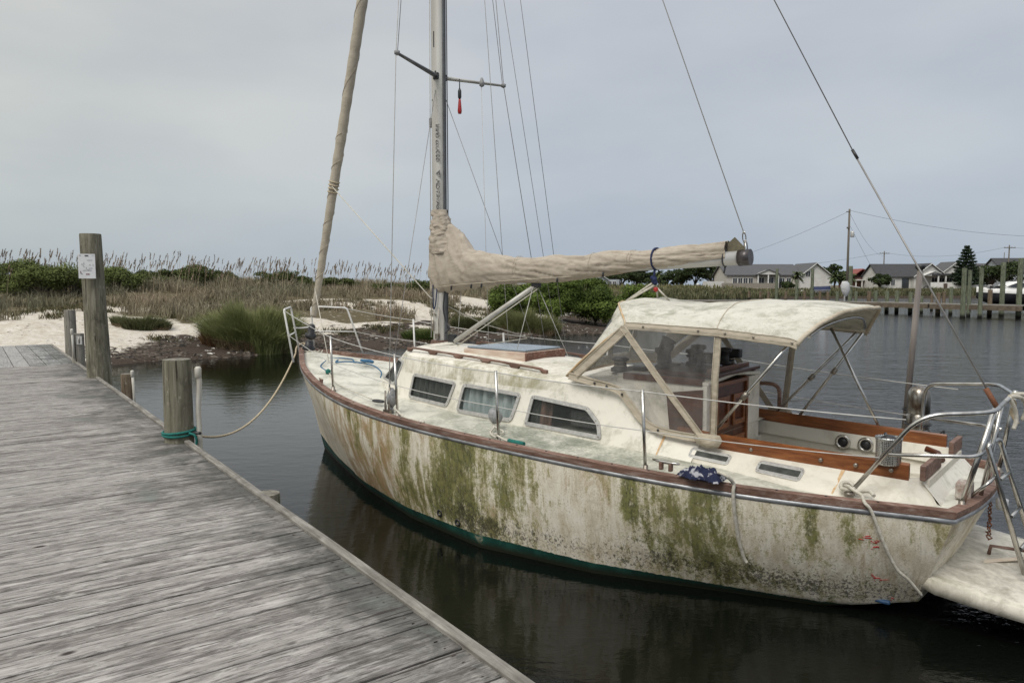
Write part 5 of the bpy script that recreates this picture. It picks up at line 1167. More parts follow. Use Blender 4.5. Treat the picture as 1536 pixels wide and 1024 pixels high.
# a few bits on the planks
def on_dock(x, y): return E1+NN_*x+DD*y
# ---------------------------------------------------------------- vegetation
def leafmat(name, tr=.25, rough=.7):
    t = NT(name); c_ = t.attr('tint'); t.set(col=c_, rough=rough, spec=.15)
    try: t.b.inputs['Subsurface Weight'].default_value = 0
    except Exception: pass
    MATS[name] = t.m; return t.m
LEAF = leafmat('leaf_tint'); GRASS = leafmat('grass_tint')
def blades(px, py, pz, h, lean, w, c0, c1, az=None, tipc=None, bend=.35):
    n = len(px); az = rng.uniform(0, 2*PI, n) if az is None else az; face = rng.uniform(0, 2*PI, n); dx, dy = np.cos(az), np.sin(az); wx, wy = np.cos(face)*w, np.sin(face)*w
    B = np.stack([px, py, pz], -1); m = B+np.stack([dx*lean*h*bend, dy*lean*h*bend, .58*h], -1); tp = B+np.stack([dx*lean*h, dy*lean*h, h*(1-.25*np.abs(lean))], -1); Wv = np.stack([wx, wy, 0*wx], -1)
    Vv = np.stack([B-Wv, B+Wv, m-.75*Wv, m+.75*Wv, tp], 1).reshape(-1, 3); o = np.arange(n)[:, None]*5
    Fc = np.concatenate([o+np.array([[0, 1, 3]]), o+np.array([[0, 3, 2]]), o+np.array([[2, 3, 4]])], 0)
    k = rng.random((n, 1)); base = np.asarray(c0)*(1-k)+np.asarray(c1)*k; base = base*rng.uniform(.7, 1.25, (n, 1)); cc = np.repeat(base[:, None, :], 5, 1)
    if tipc is not None: cc[:, 4] = cc[:, 4]*.4+np.asarray(tipc)*.6
    return Vv, Fc, cc.reshape(-1, 3)
def merge(parts):
    vs, fs, cs = [], [], []; o = 0
    for v_, f_, c_ in parts: vs.append(v_); fs.append(f_+o); cs.append(c_); o += len(v_)
    return np.concatenate(vs), np.concatenate(fs), np.concatenate(cs)
def scatter(n, x0, x1, y0, y1, test):
    X = rng.uniform(x0, x1, n); Y = rng.uniform(y0, y1, n); k = test(X, Y); return X[k], Y[k]
def cover_veg(X, Y):
    d = shore_d(X, Y); n1_ = vnoise(X, Y, 4.5, 13); n2_ = vnoise(X, Y, 1.7, 11); return d-8-n1_*10-n2_*5
# dune grass in tufts
TX, TY = scatter(15000, -42, 12, 18, 62, lambda X, Y: (cover_veg(X, Y) > .6) & (rng.random(len(X)) < np.clip(1.25-Y/62, .15, 1)) & (vnoise(X, Y, 2.1, 31) > -.28))
print('tufts', len(TX))
NB = 15; bx = np.repeat(TX, NB)+rng.normal(0, .11, len(TX)*NB); by = np.repeat(TY, NB)+rng.normal(0, .11, len(TX)*NB); tc_ = np.repeat(vnoise(TX, TY, 3.1, 21)+.5, NB); th = np.repeat(np.clip(.55+vnoise(TX, TY, 2.6, 22)*.7, .25, 1.0), NB)
c0 = np.outer(1-tc_, (.27, .215, .15))+np.outer(tc_, (.12, .125, .075)); c1 = np.outer(1-tc_, (.36, .28, .20))+np.outer(tc_, (.20, .195, .13))
dg = blades(bx, by, ground_z(bx, by)-.03, th*rng.uniform(.6, 1.3, len(bx)), rng.uniform(.05, .95, len(bx)), .0075+.00018*by, c0, c1)
tag(raw('dune_grass', *dg[:2], GRASS, dg[2], nv=3), 'brown and olive dune grass covering the sandy ridge behind the beach', 'grass', kind='stuff')
# low creeping scrub on the bank near the sand
TX, TY = scatter(8200, -28, 6, 20, 40, lambda X, Y: (shore_d(X, Y) > 2.5) & (vnoise(X, Y, 2.4, 41) > .08) & (vnoise(X, Y, .9, 42) > -.1))
bx = np.repeat(TX, 14)+rng.normal(0, .10, len(TX)*14); by = np.repeat(TY, 14)+rng.normal(0, .10, len(TX)*14)
dg = blades(bx, by, ground_z(bx, by)-.02, rng.uniform(.08, .30, len(bx)), rng.uniform(.2, 1.0, len(bx)), .014, (.05, .06, .022), (.15, .12, .07))
tag(raw('low_scrub', *dg[:2], GRASS, dg[2], nv=3), 'low creeping green and brown plants on the sand bank', 'ground cover', kind='stuff')
# sea oats: stalks with drooping seed heads
def sea_oats():
    X, Y = scatter(2600, -44, 6, 25, 56, lambda X, Y: (cover_veg(X, Y) > 2) & (shore_d(X, Y) > 11) & (vnoise(X, Y, 6, 51) > -.22))
    X, Y = X[:950], Y[:950]; n = len(X); Z = ground_z(X, Y); H = rng.uniform(1.05, 2.0, n); az = rng.normal(.15, .5, n); ln = rng.uniform(.05, .30, n)
    st = blades(X, Y, Z, H, ln, .010+0*X, (.30, .245, .165), (.42, .35, .25), az=az)
    px_, py_, pz_, hh, aa = [], [], [], [], []
    tip = np.stack([X+np.cos(az)*ln*H, Y+np.sin(az)*ln*H, Z+H*(1-.25*ln)], -1); mid = np.stack([X+np.cos(az)*ln*H*.35, Y+np.sin(az)*ln*H*.35, Z+.58*H], -1); k = 22
    tt = rng.uniform(.48, 1.0, (n, k)); P = mid[:, None]*(1-tt[..., None])+tip[:, None]*tt[..., None]; P = P.reshape(-1, 3); m = len(P); a2 = np.repeat(az, k)+rng.normal(0, .9, m)
    hd = blades(P[:, 0], P[:, 1], P[:, 2], rng.uniform(.08, .17, m), rng.uniform(.3, .9, m), .015, (.24, .18, .135), (.38, .30, .22), az=a2)
    v_, f_, c_ = merge([st, hd]); tag(raw('sea_oats', v_, f_, GRASS, c_, nv=3), 'tall sea oats with feathery seed heads along the top of the dune', 'sea oats', kind='stuff')
sea_oats()
def clump(name, cx, cy, rx, ry, n, h0, h1, c0, c1, label, cat, lean=.75, w=.010, dead=(.30, .23, .14), tint=(.20, .20, .09), group=None):
    a = rng.uniform(0, 2*PI, n); r = np.sqrt(rng.random(n)); rag = 1+.13*np.sin(a*3+cx)+.08*np.sin(a*7+cy*3); x = r*rag*np.cos(a)*rx; y = r*rag*np.sin(a)*ry; hv = 1+.45*vnoise(x+cx, y+cy, .38, 91)+.35*vnoise(x+cx, y+cy, .12, 92); z = ground_z(cx+x, cy+y); z0 = float(ground_z([cx], [cy])[0]); edge = r
    v1 = blades(x, y, np.maximum(z, -.05)-z0, hv*rng.uniform(h0, h1, n)*(1.05-.35*edge**2), (.12+lean*edge**1.5)*rng.uniform(.5, 1.2, n), w, c0, c1, az=a+rng.normal(0, .5, n), tipc=tint)
    m = n//3; a = rng.uniform(0, 2*PI, m); r = .6+.42*rng.random(m); x = r*np.cos(a)*rx; y = r*np.sin(a)*ry; z = ground_z(cx+x, cy+y)
    v2 = blades(x, y, np.maximum(z, -.05)-z0, rng.uniform(.2, .55, m)*h1*.6, rng.uniform(.3, 1.3, m), w, dead, tuple(q*.6 for q in dead), az=a+rng.normal(0, .8, m))
    v_, f_, c_ = merge([v1, v2]); o = raw(name, v_, f_, GRASS, c_, nv=3); o.location = (cx, cy, z0); return tag(o, label, cat, group)
clump('marsh_grass_clump', -8.35, 24.0, 1.25, .85, 20000, .75, 1.5, (.12, .15, .045), (.32, .34, .15), 'large rounded clump of bright green marsh grass at the water edge left of the bow', 'grass clump', .62)
clump('marsh_grass_clump', -9.45, 23.9, .45, .4, 1500, .35, .7, (.16, .09, .045), (.24, .15, .08), 'small reddish brown dry grass tuft left of the big green clump', 'grass clump', .9, dead=(.22, .11, .06))
clump('marsh_grass_clump', -13.0, 26.0, .95, .5, 4200, .22, .55, (.055, .07, .025), (.13, .13, .07), 'olive tuft growing on the sand just right of the tall piling', 'grass clump', .8)
clump('marsh_grass_clump', .6, 32.3, 1.35, .7, 7000, .45, 1.05, (.10, .12, .04), (.20, .20, .09), 'pale yellow green marsh grass at the water edge behind the boom strut', 'grass clump', .5)
clump('marsh_grass_clump', -3.2, 27.9, .8, .6, 3500, .2, .5, (.05, .08, .02), (.11, .15, .04), 'low green clump on the dark bank behind the foredeck stanchions', 'grass clump', .9)
clump('marsh_grass_clump', -1.5, 31.4, .9, .6, 4000, .3, .7, (.05, .07, .025), (.12, .12, .06), 'dark green tuft on white sand just left of the mast', 'grass clump', .8)
# rocks, peat lumps and oyster shells along the waterline
def lumps(name, n, x0, x1, y0, y1, test, s0, s1, c0, c1, label, cat, flat=.55, mat=None):
    X, Y = scatter(n, x0, x1, y0, y1, test); n = len(X); Z = ground_z(X, Y); S_ = rng.uniform(s0, s1, n)*rng.choice([1, 1, 1, 1.8], n)
    base = np.array([(-1, -1, -.6), (1, -1, -.6), (1, 1, -.6), (-1, 1, -.6), (-.6, -.55, .6), (.6, -.6, .7), (.55, .6, .5), (-.6, .6, .65)], float); q = base[None]*rng.uniform(.35, 1.35, (n, 8, 3)); an = rng.uniform(0, 2*PI, n); c_, s_ = np.cos(an)[:, None], np.sin(an)[:, None]
    x = (q[..., 0]*c_-q[..., 1]*s_)*S_[:, None]*1.3+X[:, None]; y = (q[..., 0]*s_+q[..., 1]*c_)*S_[:, None]+Y[:, None]; z = q[..., 2]*S_[:, None]*flat+Z[:, None]
    vs = np.stack([x, y, z], -1).reshape(-1, 3); fb = np.array([(0, 3, 2, 1), (4, 5, 6, 7), (0, 1, 5, 4), (1, 2, 6, 5), (2, 3, 7, 6), (3, 0, 4, 7)]); F = (np.arange(n)[:, None, None]*8+fb[None]).reshape(-1, 4)
    k = rng.random((n, 1)); cc = (np.asarray(c0)*(1-k)+np.asarray(c1)*k); tag(raw(name, vs, F, mat or LEAF, np.repeat(cc, 8, 0)), label, cat, kind='stuff')
lumps('shore_rocks', 26000, -13, 8, 18, 36, lambda X, Y: (shore_d(X, Y) > -.5) & (shore_d(X, Y) < 3.6+2*vnoise(X, Y, 1.7, 11)) & (vnoise(X, Y, 1.2, 61) > -.15), .018, .055, (.020, .017, .014), (.15, .125, .10), 'dark wet rocks and peat lumps along the waterline', 'rocks')
lumps('oyster_shells', 4200, -14, 8, 18, 36, lambda X, Y: (shore_d(X, Y) > .1) & (shore_d(X, Y) < 5) & (vnoise(X, Y, 1.5, 66) > .02), .012, .038, (.5, .48, .43), (.75, .73, .68), 'scattered white oyster shells on the dark bank', 'shells', .4)
lumps('beach_litter', 5200, -30, 3, 17, 34, lambda X, Y: (shore_d(X, Y) > 2) & (shore_d(X, Y) < 12) & (vnoise(X, Y, 2.0, 68) > -.1), .012, .035, (.10, .08, .06), (.50, .46, .40), 'small shells and dark debris strewn over the white sand', 'beach litter', .4)
# shrubs and trees: trunk with limbs, crown of many small leaves
def leaves(cent, rad, n, size, c0, c1, seed, shell=.55, k=26, low=-.55):
    rg = np.random.default_rng(seed); u = rg.normal(size=(k, 3)); u /= np.linalg.norm(u, axis=1, keepdims=True); u[:, 2] = np.where(u[:, 2] < low-.25, -u[:, 2], u[:, 2])
    cc = u*rg.uniform(.35, .82, (k, 1))*np.asarray(rad); cr = rg.uniform(.22, .42, k)*min(rad[0], rad[1], rad[2]*1.4)
    w = cr**2; w /= w.sum(); ci = rg.choice(k, n, p=w); d = rg.normal(size=(n, 3)); d /= np.linalg.norm(d, axis=1, keepdims=True); d[:, 2] = np.where(rg.random(n) < .6, np.abs(d[:, 2])*.9, d[:, 2]*.9)
    P = cc[ci]+d*(cr[ci]*rg.uniform(shell, 1.08, n))[:, None]*np.array([1.15, 1.15, .85])+np.asarray(cent)
    a = rg.normal(size=(n, 3)); a = a*.6+d; a /= np.linalg.norm(a, axis=1, keepdims=True); b_ = np.cross(a, rg.normal(size=(n, 3))); b_ /= np.linalg.norm(b_, axis=1, keepdims=True)+1e-9; c_ = np.cross(a, b_); s = size*rg.uniform(.6, 1.3, (n, 1))
    Vv = np.stack([P-b_*s, P-c_*s*.5, P+b_*s, P+c_*s*.5], 1).reshape(-1, 3); F = np.arange(n*4).reshape(-1, 4)
    t_ = np.clip(rg.random(k)[ci]*.7+rg.random(n)*.4, 0, 1)[:, None]; col = np.asarray(c0)*(1-t_)+np.asarray(c1)*t_
    return Vv, F, np.repeat(col, 4, 0), cc+np.asarray(cent)
BARK = simple('grey_bark', (.085, .07, .055), (.04, .033, .027), 20, (1, 1, .3), rough=.95, bump=.5)
SG0, SG1 = (.040, .055, .015), (.15, .18, .055)
def shrub(x, y, rad, n, size, label, c0=SG0, c1=SG1, seed=1, group='shrubs on the dune', zoff=0., name='shrub', cat='shrub', k=26, trunk=.0, tr=.05, low=-.55, zbase=None):
    z = float(ground_z([x], [y])[0]) if zbase is None else zbase; e = empty(name, (x, y, z), 0, label, cat, group); ch = trunk+rad[2]*(.55 if trunk < .3 else .62)+zoff
    v_, f_, c_, cc = leaves((0, 0, ch), rad, n, size, c0, c1, seed, k=k, low=low); raw('crown', v_, f_, LEAF, c_, e)
    b = MB(); rg = random.Random(seed)
    if trunk > 0: b.tube([(0, 0, -.2), (rg.uniform(-.1, .1), 0, trunk*.6), (0, 0, trunk+rad[2]*.3)], [tr*1.3, tr, tr*.7], 8)
    for i in range(min(9, len(cc))):
        p = V(*cc[i]); m = V(p.x*.4, p.y*.4, lerp(trunk*.8, p.z, .45)); b.tube([(p.x*.05, p.y*.05, trunk*.75-.1), m, p], [tr*.7, tr*.5, tr*.2], 6)
    b.build('trunk', BARK, e); return e
# ---- shrubs on the dune and beside the creek
f_ = 1114.6
def wx(u, D): return (u-768)/f_*D
sd_ = 100
DL = ['broad dark green shrub at the far left edge of the dune', 'dark green shrub on the dune between the left edge and the tall piling', 'tallest dense shrub on the dune just left of the tall piling', 'low green shrub on the dune behind the tall piling']
for i, (u, D, rx, rz, zo) in enumerate(((8, 34, 2.2, 1.0, 0), (62, 33, 1.7, .95, 0), (108, 33.5, 1.6, .95, 0), (178, 36, 1.5, .75, 0))):
    shrub(wx(u, D), D, (rx, 1.5, rz), 9000, .050, DL[i], seed=sd_+i, k=34, low=-.2)
CL_ = ['small green shrub on the dune crest above the big marsh grass clump', 'rounded bush standing up on the dune crest left of the furled sail', 'long low shrub on the dune crest behind the furled sail', 'green shrub on the dune crest just right of the furled sail', 'flat shrub on the dune crest between the furled sail and the mast', 'bushy shrub on the dune crest close behind the mast', 'low shrub on the dune crest between tall piling and short piling', 'dark shrub on the dune crest above the short piling']
for i, (u, D, rx, rz) in enumerate(((330, 46, 2.2, .65), (298, 44, 1.0, .85), (430, 46, 2.6, .75), (505, 46, 1.8, .6), (590, 45, 2.0, .55), (640, 43, 1.7, .8), (215, 42, 2.0, .6), (262, 44, 1.6, .55))):
    shrub(wx(u, D), D, (rx, 1.2, rz), 5200, .06, CL_[i], seed=sd_+20+i, c1=(.10, .12, .04), low=-.1)
ML = ['leafy green waterside bush just right of the mast', 'tallest bright green bush overhanging the creek under the boom', 'broad green bush leaning over the dark water left of the dodger', 'green bush behind the front of the dodger', 'green bush on the bank farther back under the boom', 'rounded green bush at the back behind the sail cover']
for i, (u, D, rx, rz, tr, n) in enumerate(((765, 37.5, 1.35, .95, .35, 11000), (835, 36.3, 1.7, 1.15, .35, 16000), (893, 36.6, 1.5, 1.0, .25, 13000), (950, 40, 1.8, 1.0, .3, 10000), (800, 41, 2.0, 1.0, .5, 9000), (880, 44, 2.4, 1.0, .7, 9000))):
    shrub(wx(u, D), D, (rx, 1.3, rz), n, .062, ML[i], c0=(.028, .045, .008), c1=(.12, .165, .035), seed=sd_+40+i, group='green bushes beside the creek', k=36, trunk=tr, tr=.04, low=-.7, zbase=.30)
# marsh beyond, one mass of grass running to the basin
def marsh():
    X, Y = scatter(52000, 4, 130, 38, 175, lambda X, Y: (shore_d(X, Y) > .4) & (rng.random(len(X)) < np.clip(60/Y, .2, 1)) & ~((X > 40) & (Y > 122)))
    z = ground_z(X, Y); v1 = blades(X, Y, z-.05, rng.uniform(.5, 1.15, len(X)), rng.uniform(.05, .5, len(X)), .022+.0007*Y, (.085, .095, .04), (.19, .175, .095)); tag(raw('marsh_grass', *v1[:2], GRASS, v1[2], nv=3), 'green brown marsh grass fringing the basin and the far shore', 'grass', kind='stuff')
marsh()
X, Y = scatter(60000, 18, 130, 100, 134, lambda X, Y: (shore_d(X, Y) > .2) & (shore_d(X, Y) < 17)); z = ground_z(X, Y); v1 = blades(X, Y, z-.05, (.75+.8*vnoise(X, Y, 2.5, 77))*rng.uniform(.7, 1.5, len(X))*(1.1-.5*np.clip(shore_d(X, Y)/17, 0, 1)), rng.uniform(.05, .9, len(X)), .07+0*X, (.05, .065, .028), (.17, .155, .09)); tag(raw('shore_marsh', *v1[:2], GRASS, v1[2], nv=3), 'band of green marsh plants in front of the houses', 'marsh plants', kind='stuff')
# ---- far trees
def tree(u, D, rx, rz, trunk, n, size, label, c0=(.018, .028, .010), c1=(.055, .075, .028), seed=1, group='trees on the far shore', k=22, ry=None, name='tree', tr=.2):
    return shrub(wx(u, D), D, (rx, ry or rx*.7, rz), n, size, label, c0, c1, seed, group, 0, name, 'tree', k, trunk, tr, -.3)
TL = [(905, 168, 5.0, 1.8, .8), (932, 172, 5.5, 2.2, 1.0), (955, 178, 5, 2.3, 1.2), (978, 176, 4.5, 1.8, .8), (1000, 180, 5, 1.7, .8), (1022, 176, 5, 2.0, 1.2), (1042, 172, 6, 2.6, 1.5), (1066, 170, 7, 3.1, 1.8), (1090, 172, 6, 2.7, 1.5), (1108, 168, 4.5, 2.1, 1.2)]
TLn = ['dark low tree ending the far tree line beside the small grey house', 'dark tree in the far tree line right of the small grey house', 'round dark tree in the far tree line under the sail cover', 'lower dark tree in the far tree line left of the mainsheet', 'small dark tree in the far tree line behind the mainsheet', 'dark tree in the far tree line just right of the mainsheet', 'rising dark tree in the far tree line under the boom', 'tallest broad dark tree in the far line, below the boom end', 'dark tree in the far line between the tallest one and the long house', 'dark tree touching the left end of the long house']
for i, (u, D, rx, rz, tk) in enumerate(TL): tree(u, D, rx, rz, tk, 2600, .28, TLn[i], seed=200+i)
TR = [(1243, 150, 3.2, 2.1, 1.6, 'round dark tree rising behind the gable of the long house'), (1262, 152, 3.0, 1.6, 1.0, 'dark bushy tree left of the tall utility pole'), (1292, 158, 3.5, 1.7, 1.0, 'dark tree behind the red roofed house'), (1318, 142, 2.6, 1.3, .5, 'green tree between the red roofed house and the white gabled house'), (1462, 150, 4, 1.7, .8, 'dark green tree right of the tall conifer'), (1485, 146, 4, 2.2, 1.0, 'broad green tree behind the docked motorboat'), (1508, 150, 4, 2.6, 1.2, 'green tree in front of the grey roof at the right edge'), (1440, 158, 3.5, 1.4, .6, 'low dark tree at the foot of the tall conifer'), (1180, 139, 1.5, .8, .1, 'dark clipped bush by the gable of the long house')]
for i, (u, D, rx, rz, tk, lb) in enumerate(TR): tree(u, D, rx, rz, tk, 2200, .25, lb, seed=230+i)
for i in range(10): tree(1545+i*32, 165+6*(i % 3), 8, 2.0+.5*(i % 2), 1.0, 1400, .36, 'dark tree in the shore tree line beyond the motorboat, past the right edge', seed=260+i, group='shore trees past the right edge')
def conifer(x, y, h, label):
    z = float(ground_z([x], [y])[0]); e = empty('norfolk_pine', (x, y, z), 0, label, 'tree'); b = MB(); b.tube([(0, 0, 0), (0, 0, h*.5), (0, 0, h)], [.28, .18, .04], 8); b.build('trunk', BARK, e); parts = []
    lv = 13
    for i in range(lv):
        t = i/(lv-1); zz = h*(.13+.85*t); R = (1-t)**.75*h*.33+.25; na = 7
        for a in range(na):
            an = 2*PI*(a+.5*(i % 2))/na+random.uniform(-.2, .2); L_ = R*random.uniform(.75, 1.1); n = int(45+75*L_/3)
            s = np.sqrt(rng.random(n)); px_ = np.cos(an)*L_*s+rng.normal(0, .14, n)*(1-.3*s); py_ = np.sin(an)*L_*s+rng.normal(0, .14, n); pz_ = zz+.14*L_*s**1.6+rng.normal(0, .045, n)-.25*L_*s*(1-s)
            P = np.stack([px_, py_, pz_], -1); q = rng.normal(size=(n, 4, 3))*.12; V4 = (P[:, None]+q).reshape(-1, 3); k = rng.random((n, 1)); cc = np.array((.012, .022, .012))*(1-k)+np.array((.040, .060, .030))*k; parts.append((V4, np.arange(n*4).reshape(-1, 4), np.repeat(cc, 4, 0)))
    v_, f_2, c_ = merge(parts); raw('crown', v_, f_2, LEAF, c_, e); return e
conifer(wx(1446, 138), 138, 7.9, 'tall layered conifer standing above the houses at the right')
def palm(x, y, h, label, seed):
    z = float(ground_z([x], [y])[0]); e = empty('palm_tree', (x, y, z), 0, label, 'tree', 'palms on the far shore'); b = MB(); b.tube([(0, 0, 0), (.05, 0, h*.5), (0, 0, h)], [.2, .16, .18], 8); b.build('trunk', BARK, e); rg = random.Random(seed); b = MB()
    for i in range(34):
        az = rg.uniform(0, 2*PI); el = rg.uniform(-.7, 1.3); L_ = rg.uniform(1.1, 1.5); P = []
        for j in range(7):
            t = j/6; r = L_*t*math.cos(el*(1-.3*t)); zz = h+L_*t*math.sin(el)-.55*t*t; w = .24*math.sin(PI*min(1, t*.9+.12)); b.c = (.04, .06, .02) if rg.random() < .6 else (.09, .11, .045); P.append([V(r*math.cos(az)-w*math.sin(az), r*math.sin(az)+w*math.cos(az), zz-.05), V(r*math.cos(az), r*math.sin(az), zz+.04), V(r*math.cos(az)+w*math.sin(az), r*math.sin(az)-w*math.cos(az), zz-.05)])
        b.grid(P)
    b.build('crown', LEAF, e, colname='tint'); return e
palm(wx(1194, 132), 132, 2.6, 'palm tree in front of the long house', 1); palm(wx(1250, 134), 134, 2.2, 'palm tree left of the tall utility pole', 2); palm(wx(988, 165), 165, 3.3, 'distant palm seen under the boom by the mainsheet', 3); palm(wx(1272, 140), 140, 2.4, 'palm tree right of the tall utility pole', 4)
# ---- houses
SID = simple('white_siding', (.62, .61, .58), (.52, .51, .48), 1.5, rough=.8); SIDG = simple('grey_siding', (.36, .39, .42), (.30, .32, .35), 1.5, rough=.8); TAN = simple('tan_siding', (.50, .47, .42), (.42, .39, .35), 1.5, rough=.8)
RFG = simple('grey_shingle_roof', (.11, .11, .115), (.07, .07, .075), 4, (1, 1, 3), rough=.9); RFD = simple('dark_shingle_roof', (.06, .06, .065), (.04, .04, .042), 4, rough=.9); RFR = simple('red_roof', (.26, .075, .06), (.19, .05, .04), 3, rough=.8)
GLS = simple('house_window_glass', (.03, .035, .04), (.05, .055, .06), 1, rough=.15); TRW = simple('white_trim', (.74, .73, .70), (.64, .63, .6), 2, rough=.6)
def hbox(par, name, c, d, mat, bv=0): b = MB(); b.box(c, d); return b.build(name, mat, par, bevel=bv)
def window(par, x, y, z, w, h, nrm=0, name='window'):
    # set in a wall that looks towards -y (nrm 0) or +-x (nrm 1/-1)
    if nrm == 0: f = hbox(par, name, (x, y-.03, z), (w+.16, .08, h+.16), TRW); hbox(f, 'pane', (x, y-.075, z), (w, .02, h), GLS); hbox(f, 'mullion', (x, y-.09, z), (.05, .02, h), TRW)
    else: f = hbox(par, name, (x+.03*nrm, y, z), (.08, w+.16, h+.16), TRW); hbox(f, 'pane', (x+.075*nrm, y, z), (.02, w, h), GLS)
    return f
def gable_roof(par, x0, x1, y0, y1, ze, zr, axis, mat, name='roof', ov=.35, th=.18):
    b = MB()
    if axis == 'x':
        ym = (y0+y1)/2
        for a in (y0-ov, y1+ov): sl = (zr-ze)/(ym-y0); za = ze-ov*sl; b.prism([(x0-ov, a, za), (x1+ov, a, za), (x1+ov, ym, zr), (x0-ov, ym, zr)], (0, 0, th))
    else:
        xm = (x0+x1)/2
        for a in (x0-ov, x1+ov): sl = (zr-ze)/(xm-x0); za = ze-ov*sl; b.prism([(a, y0-ov, za), (a, y1+ov, za), (xm, y1+ov, zr), (xm, y0-ov, zr)], (0, 0, th))
    return b.build(name, mat, par)
def gable_walls(par, x0, x1, y0, y1, z0, ze, zr, axis, mat):
    b = MB()
    if axis == 'x': ym = (y0+y1)/2; b.prism([(x0, y0, z0), (x0, y1, z0), (x0, y1, ze), (x0, ym, zr-.03), (x0, y0, ze)], (x1-x0, 0, 0))
    else: xm = (x0+x1)/2; b.prism([(x0, y0, z0), (x1, y0, z0), (x1, y0, ze), (xm, y0, zr-.03), (x0, y0, ze)], (0, y1-y0, 0))
    return b.build('wall', mat, par)
def rake(par, x0, x1, y, ze, zr, mat=TRW):
    xm = (x0+x1)/2; b = MB(); b.bar((x0-.35, y, ze-.18), (xm, y, zr+.06), .08, .22, up=(0, 1, 0)); b.bar((x1+.35, y, ze-.18), (xm, y, zr+.06), .08, .22, up=(0, 1, 0)); return b.build('rake_board', mat, par)
def hz(x, y): return float(ground_z([x], [y])[0])
# long grey roofed house
D = 140; X0, X1 = wx(1092, D), wx(1243, D); g0 = 1.2; xs_ = X1-X0
h1 = empty('long_house', (X0, D, g0), 0, 'long pale single storey house with a grey roof, porch and white gable end', 'house')
gable_walls(h1, 0, 13.8, 1.5, 10, 0, 2.7, 4.6, 'x', TAN); gable_roof(h1, 0, 13.8, 1.5, 10, 2.7, 4.65, 'x', RFG)
gable_walls(h1, 13.2, xs_, -.6, 9, 0, 2.5, 4.75, 'y', SID); gable_roof(h1, 13.2, xs_, -.6, 9, 2.5, 4.8, 'y', RFG); rake(h1, 13.2, xs_, -1.0, 2.5, 4.8)
for x in (1.6, 2.6, 3.6, 4.6, 10.6, 11.8): window(h1, x, 1.5, 1.55, .75, 1.1)
hbox(h1, 'porch_gable', (7.5, .9, 2.75), (4.2, 1.4, .14), RFG); b = MB(); b.prism([(5.4, .1, 2.75), (9.6, .1, 2.75), (7.5, .1, 3.6)], (0, 1.8, 0)); b.build('porch_pediment', SID, h1); b = MB(); b.bar((5.2, .05, 2.75), (7.5, .05, 3.7), .3, .12); b.bar((9.8, .05, 2.75), (7.5, .05, 3.7), .3, .12); b.build('porch_roof', RFG, h1)
for x in (5.6, 7.5, 9.4): hbox(h1, 'porch_post', (x, .25, 1.35), (.2, .2, 2.7), TRW)
window(h1, 6.6, 1.5, 1.5, 1.0, 1.4); window(h1, 8.4, 1.5, 1.5, 1.0, 1.4); hbox(h1, 'door', (9.9, 1.44, 1.1), (.9, .08, 2.1), GLS)
window(h1, 14.6, -.6, 2.9, .8, 1.0)
hbox(h1, 'deck_railing', (3.5, -1.6, .7), (10.5, .12, .9), simple('weathered_fence', (.30, .27, .23), (.20, .18, .15), 3, (6, 1, .3), rough=.9)); hbox(h1, 'side_shed', (-2.6, 1.0, .75), (3.2, 3, 1.5), SID)
# white gabled house
D = 142; X0 = wx(1325, D)
h2 = empty('gabled_house', (X0, D, g0), 0, 'white house with a dark roof, front gable and corner porch behind a white fence', 'house')
gable_walls(h2, 0, 9.6, 2, 9, 0, 2.45, 4.7, 'x', SID); gable_roof(h2, 0, 9.6, 2, 9, 2.45, 4.75, 'x', RFD)
gable_walls(h2, 6.0, 12.0, .6, 9, 0, 2.5, 4.7, 'y', SID); gable_roof(h2, 6.0, 12.0, .6, 9, 2.5, 4.78, 'y', RFD); rake(h2, 6.0, 12.0, .2, 2.5, 4.78)
hbox(h2, 'porch_roof', (11.1, -.6, 2.75), (5.6, 2.8, .35), RFD); b = MB(); b.prism([(6.6, -1.2, 2.5), (11.2, -1.2, 2.5), (8.6, -1.2, 3.4)], (0, 1.8, 0)); b.build('porch_gable', SID, h2); rake(h2, 6.6, 11.0, -1.35, 2.6, 3.35)
for x in (9.2, 10.6, 12.0, 13.6): hbox(h2, 'porch_post', (x, -1.8, 1.4), (.22, .2, 2.6), TRW)
for x in (1.6, 2.6): window(h2, x, 2, 1.3, .7, 1.1)
hbox(h2, 'door', (5.0, 1.93, 1.05), (1.3, .1, 2.1), GLS)
for x in (9.8, 11.2, 12.6): window(h2, x, .6, 1.6, 1.0, 1.1)
hbox(h2, 'fence', (11.2, -3.4, .55), (8.6, .12, 1.5), TRW); hbox(h2, 'fence_gate', (9.6, -3.5, .65), (.7, .06, .9), simple('brown_gate', (.12, .09, .07), (.08, .06, .05)))
b = MB(); b.tube([(5.8+.35*math.cos(a), -3.9, .25+.35*math.sin(a)) for a in [2*PI*i/16 for i in range(16)]], .12, 8, closed=True); o = b.build('tyre', BLACK, None, (X0, D, g0)); tag(o, 'black tyre leaning at the white fence of the gabled house', 'tyre')
# red roofed house
D = 150; X0 = wx(1279, D); h3 = empty('red_roofed_house', (X0, D, g0), 0, 'small house with a red roof and white porch posts between the two larger houses', 'house')
gable_walls(h3, 0, 6, 1.2, 7, 0, 1.9, 3.6, 'x', simple('dull_red_wall', (.24, .13, .11), (.18, .10, .08), 2, rough=.9)); gable_roof(h3, -.6, 5.0, 1.2, 7, 1.9, 3.9, 'y', RFR)
hbox(h3, 'porch_roof', (1.5, .5, 1.8), (2.6, 1.6, .25), SID); 
for x in (.4, 1.6, 2.6): hbox(h3, 'porch_post', (x, -.1, .85), (.2, .2, 1.7), TRW)
window(h3, 3.6, 1.2, 1.0, .7, .9)
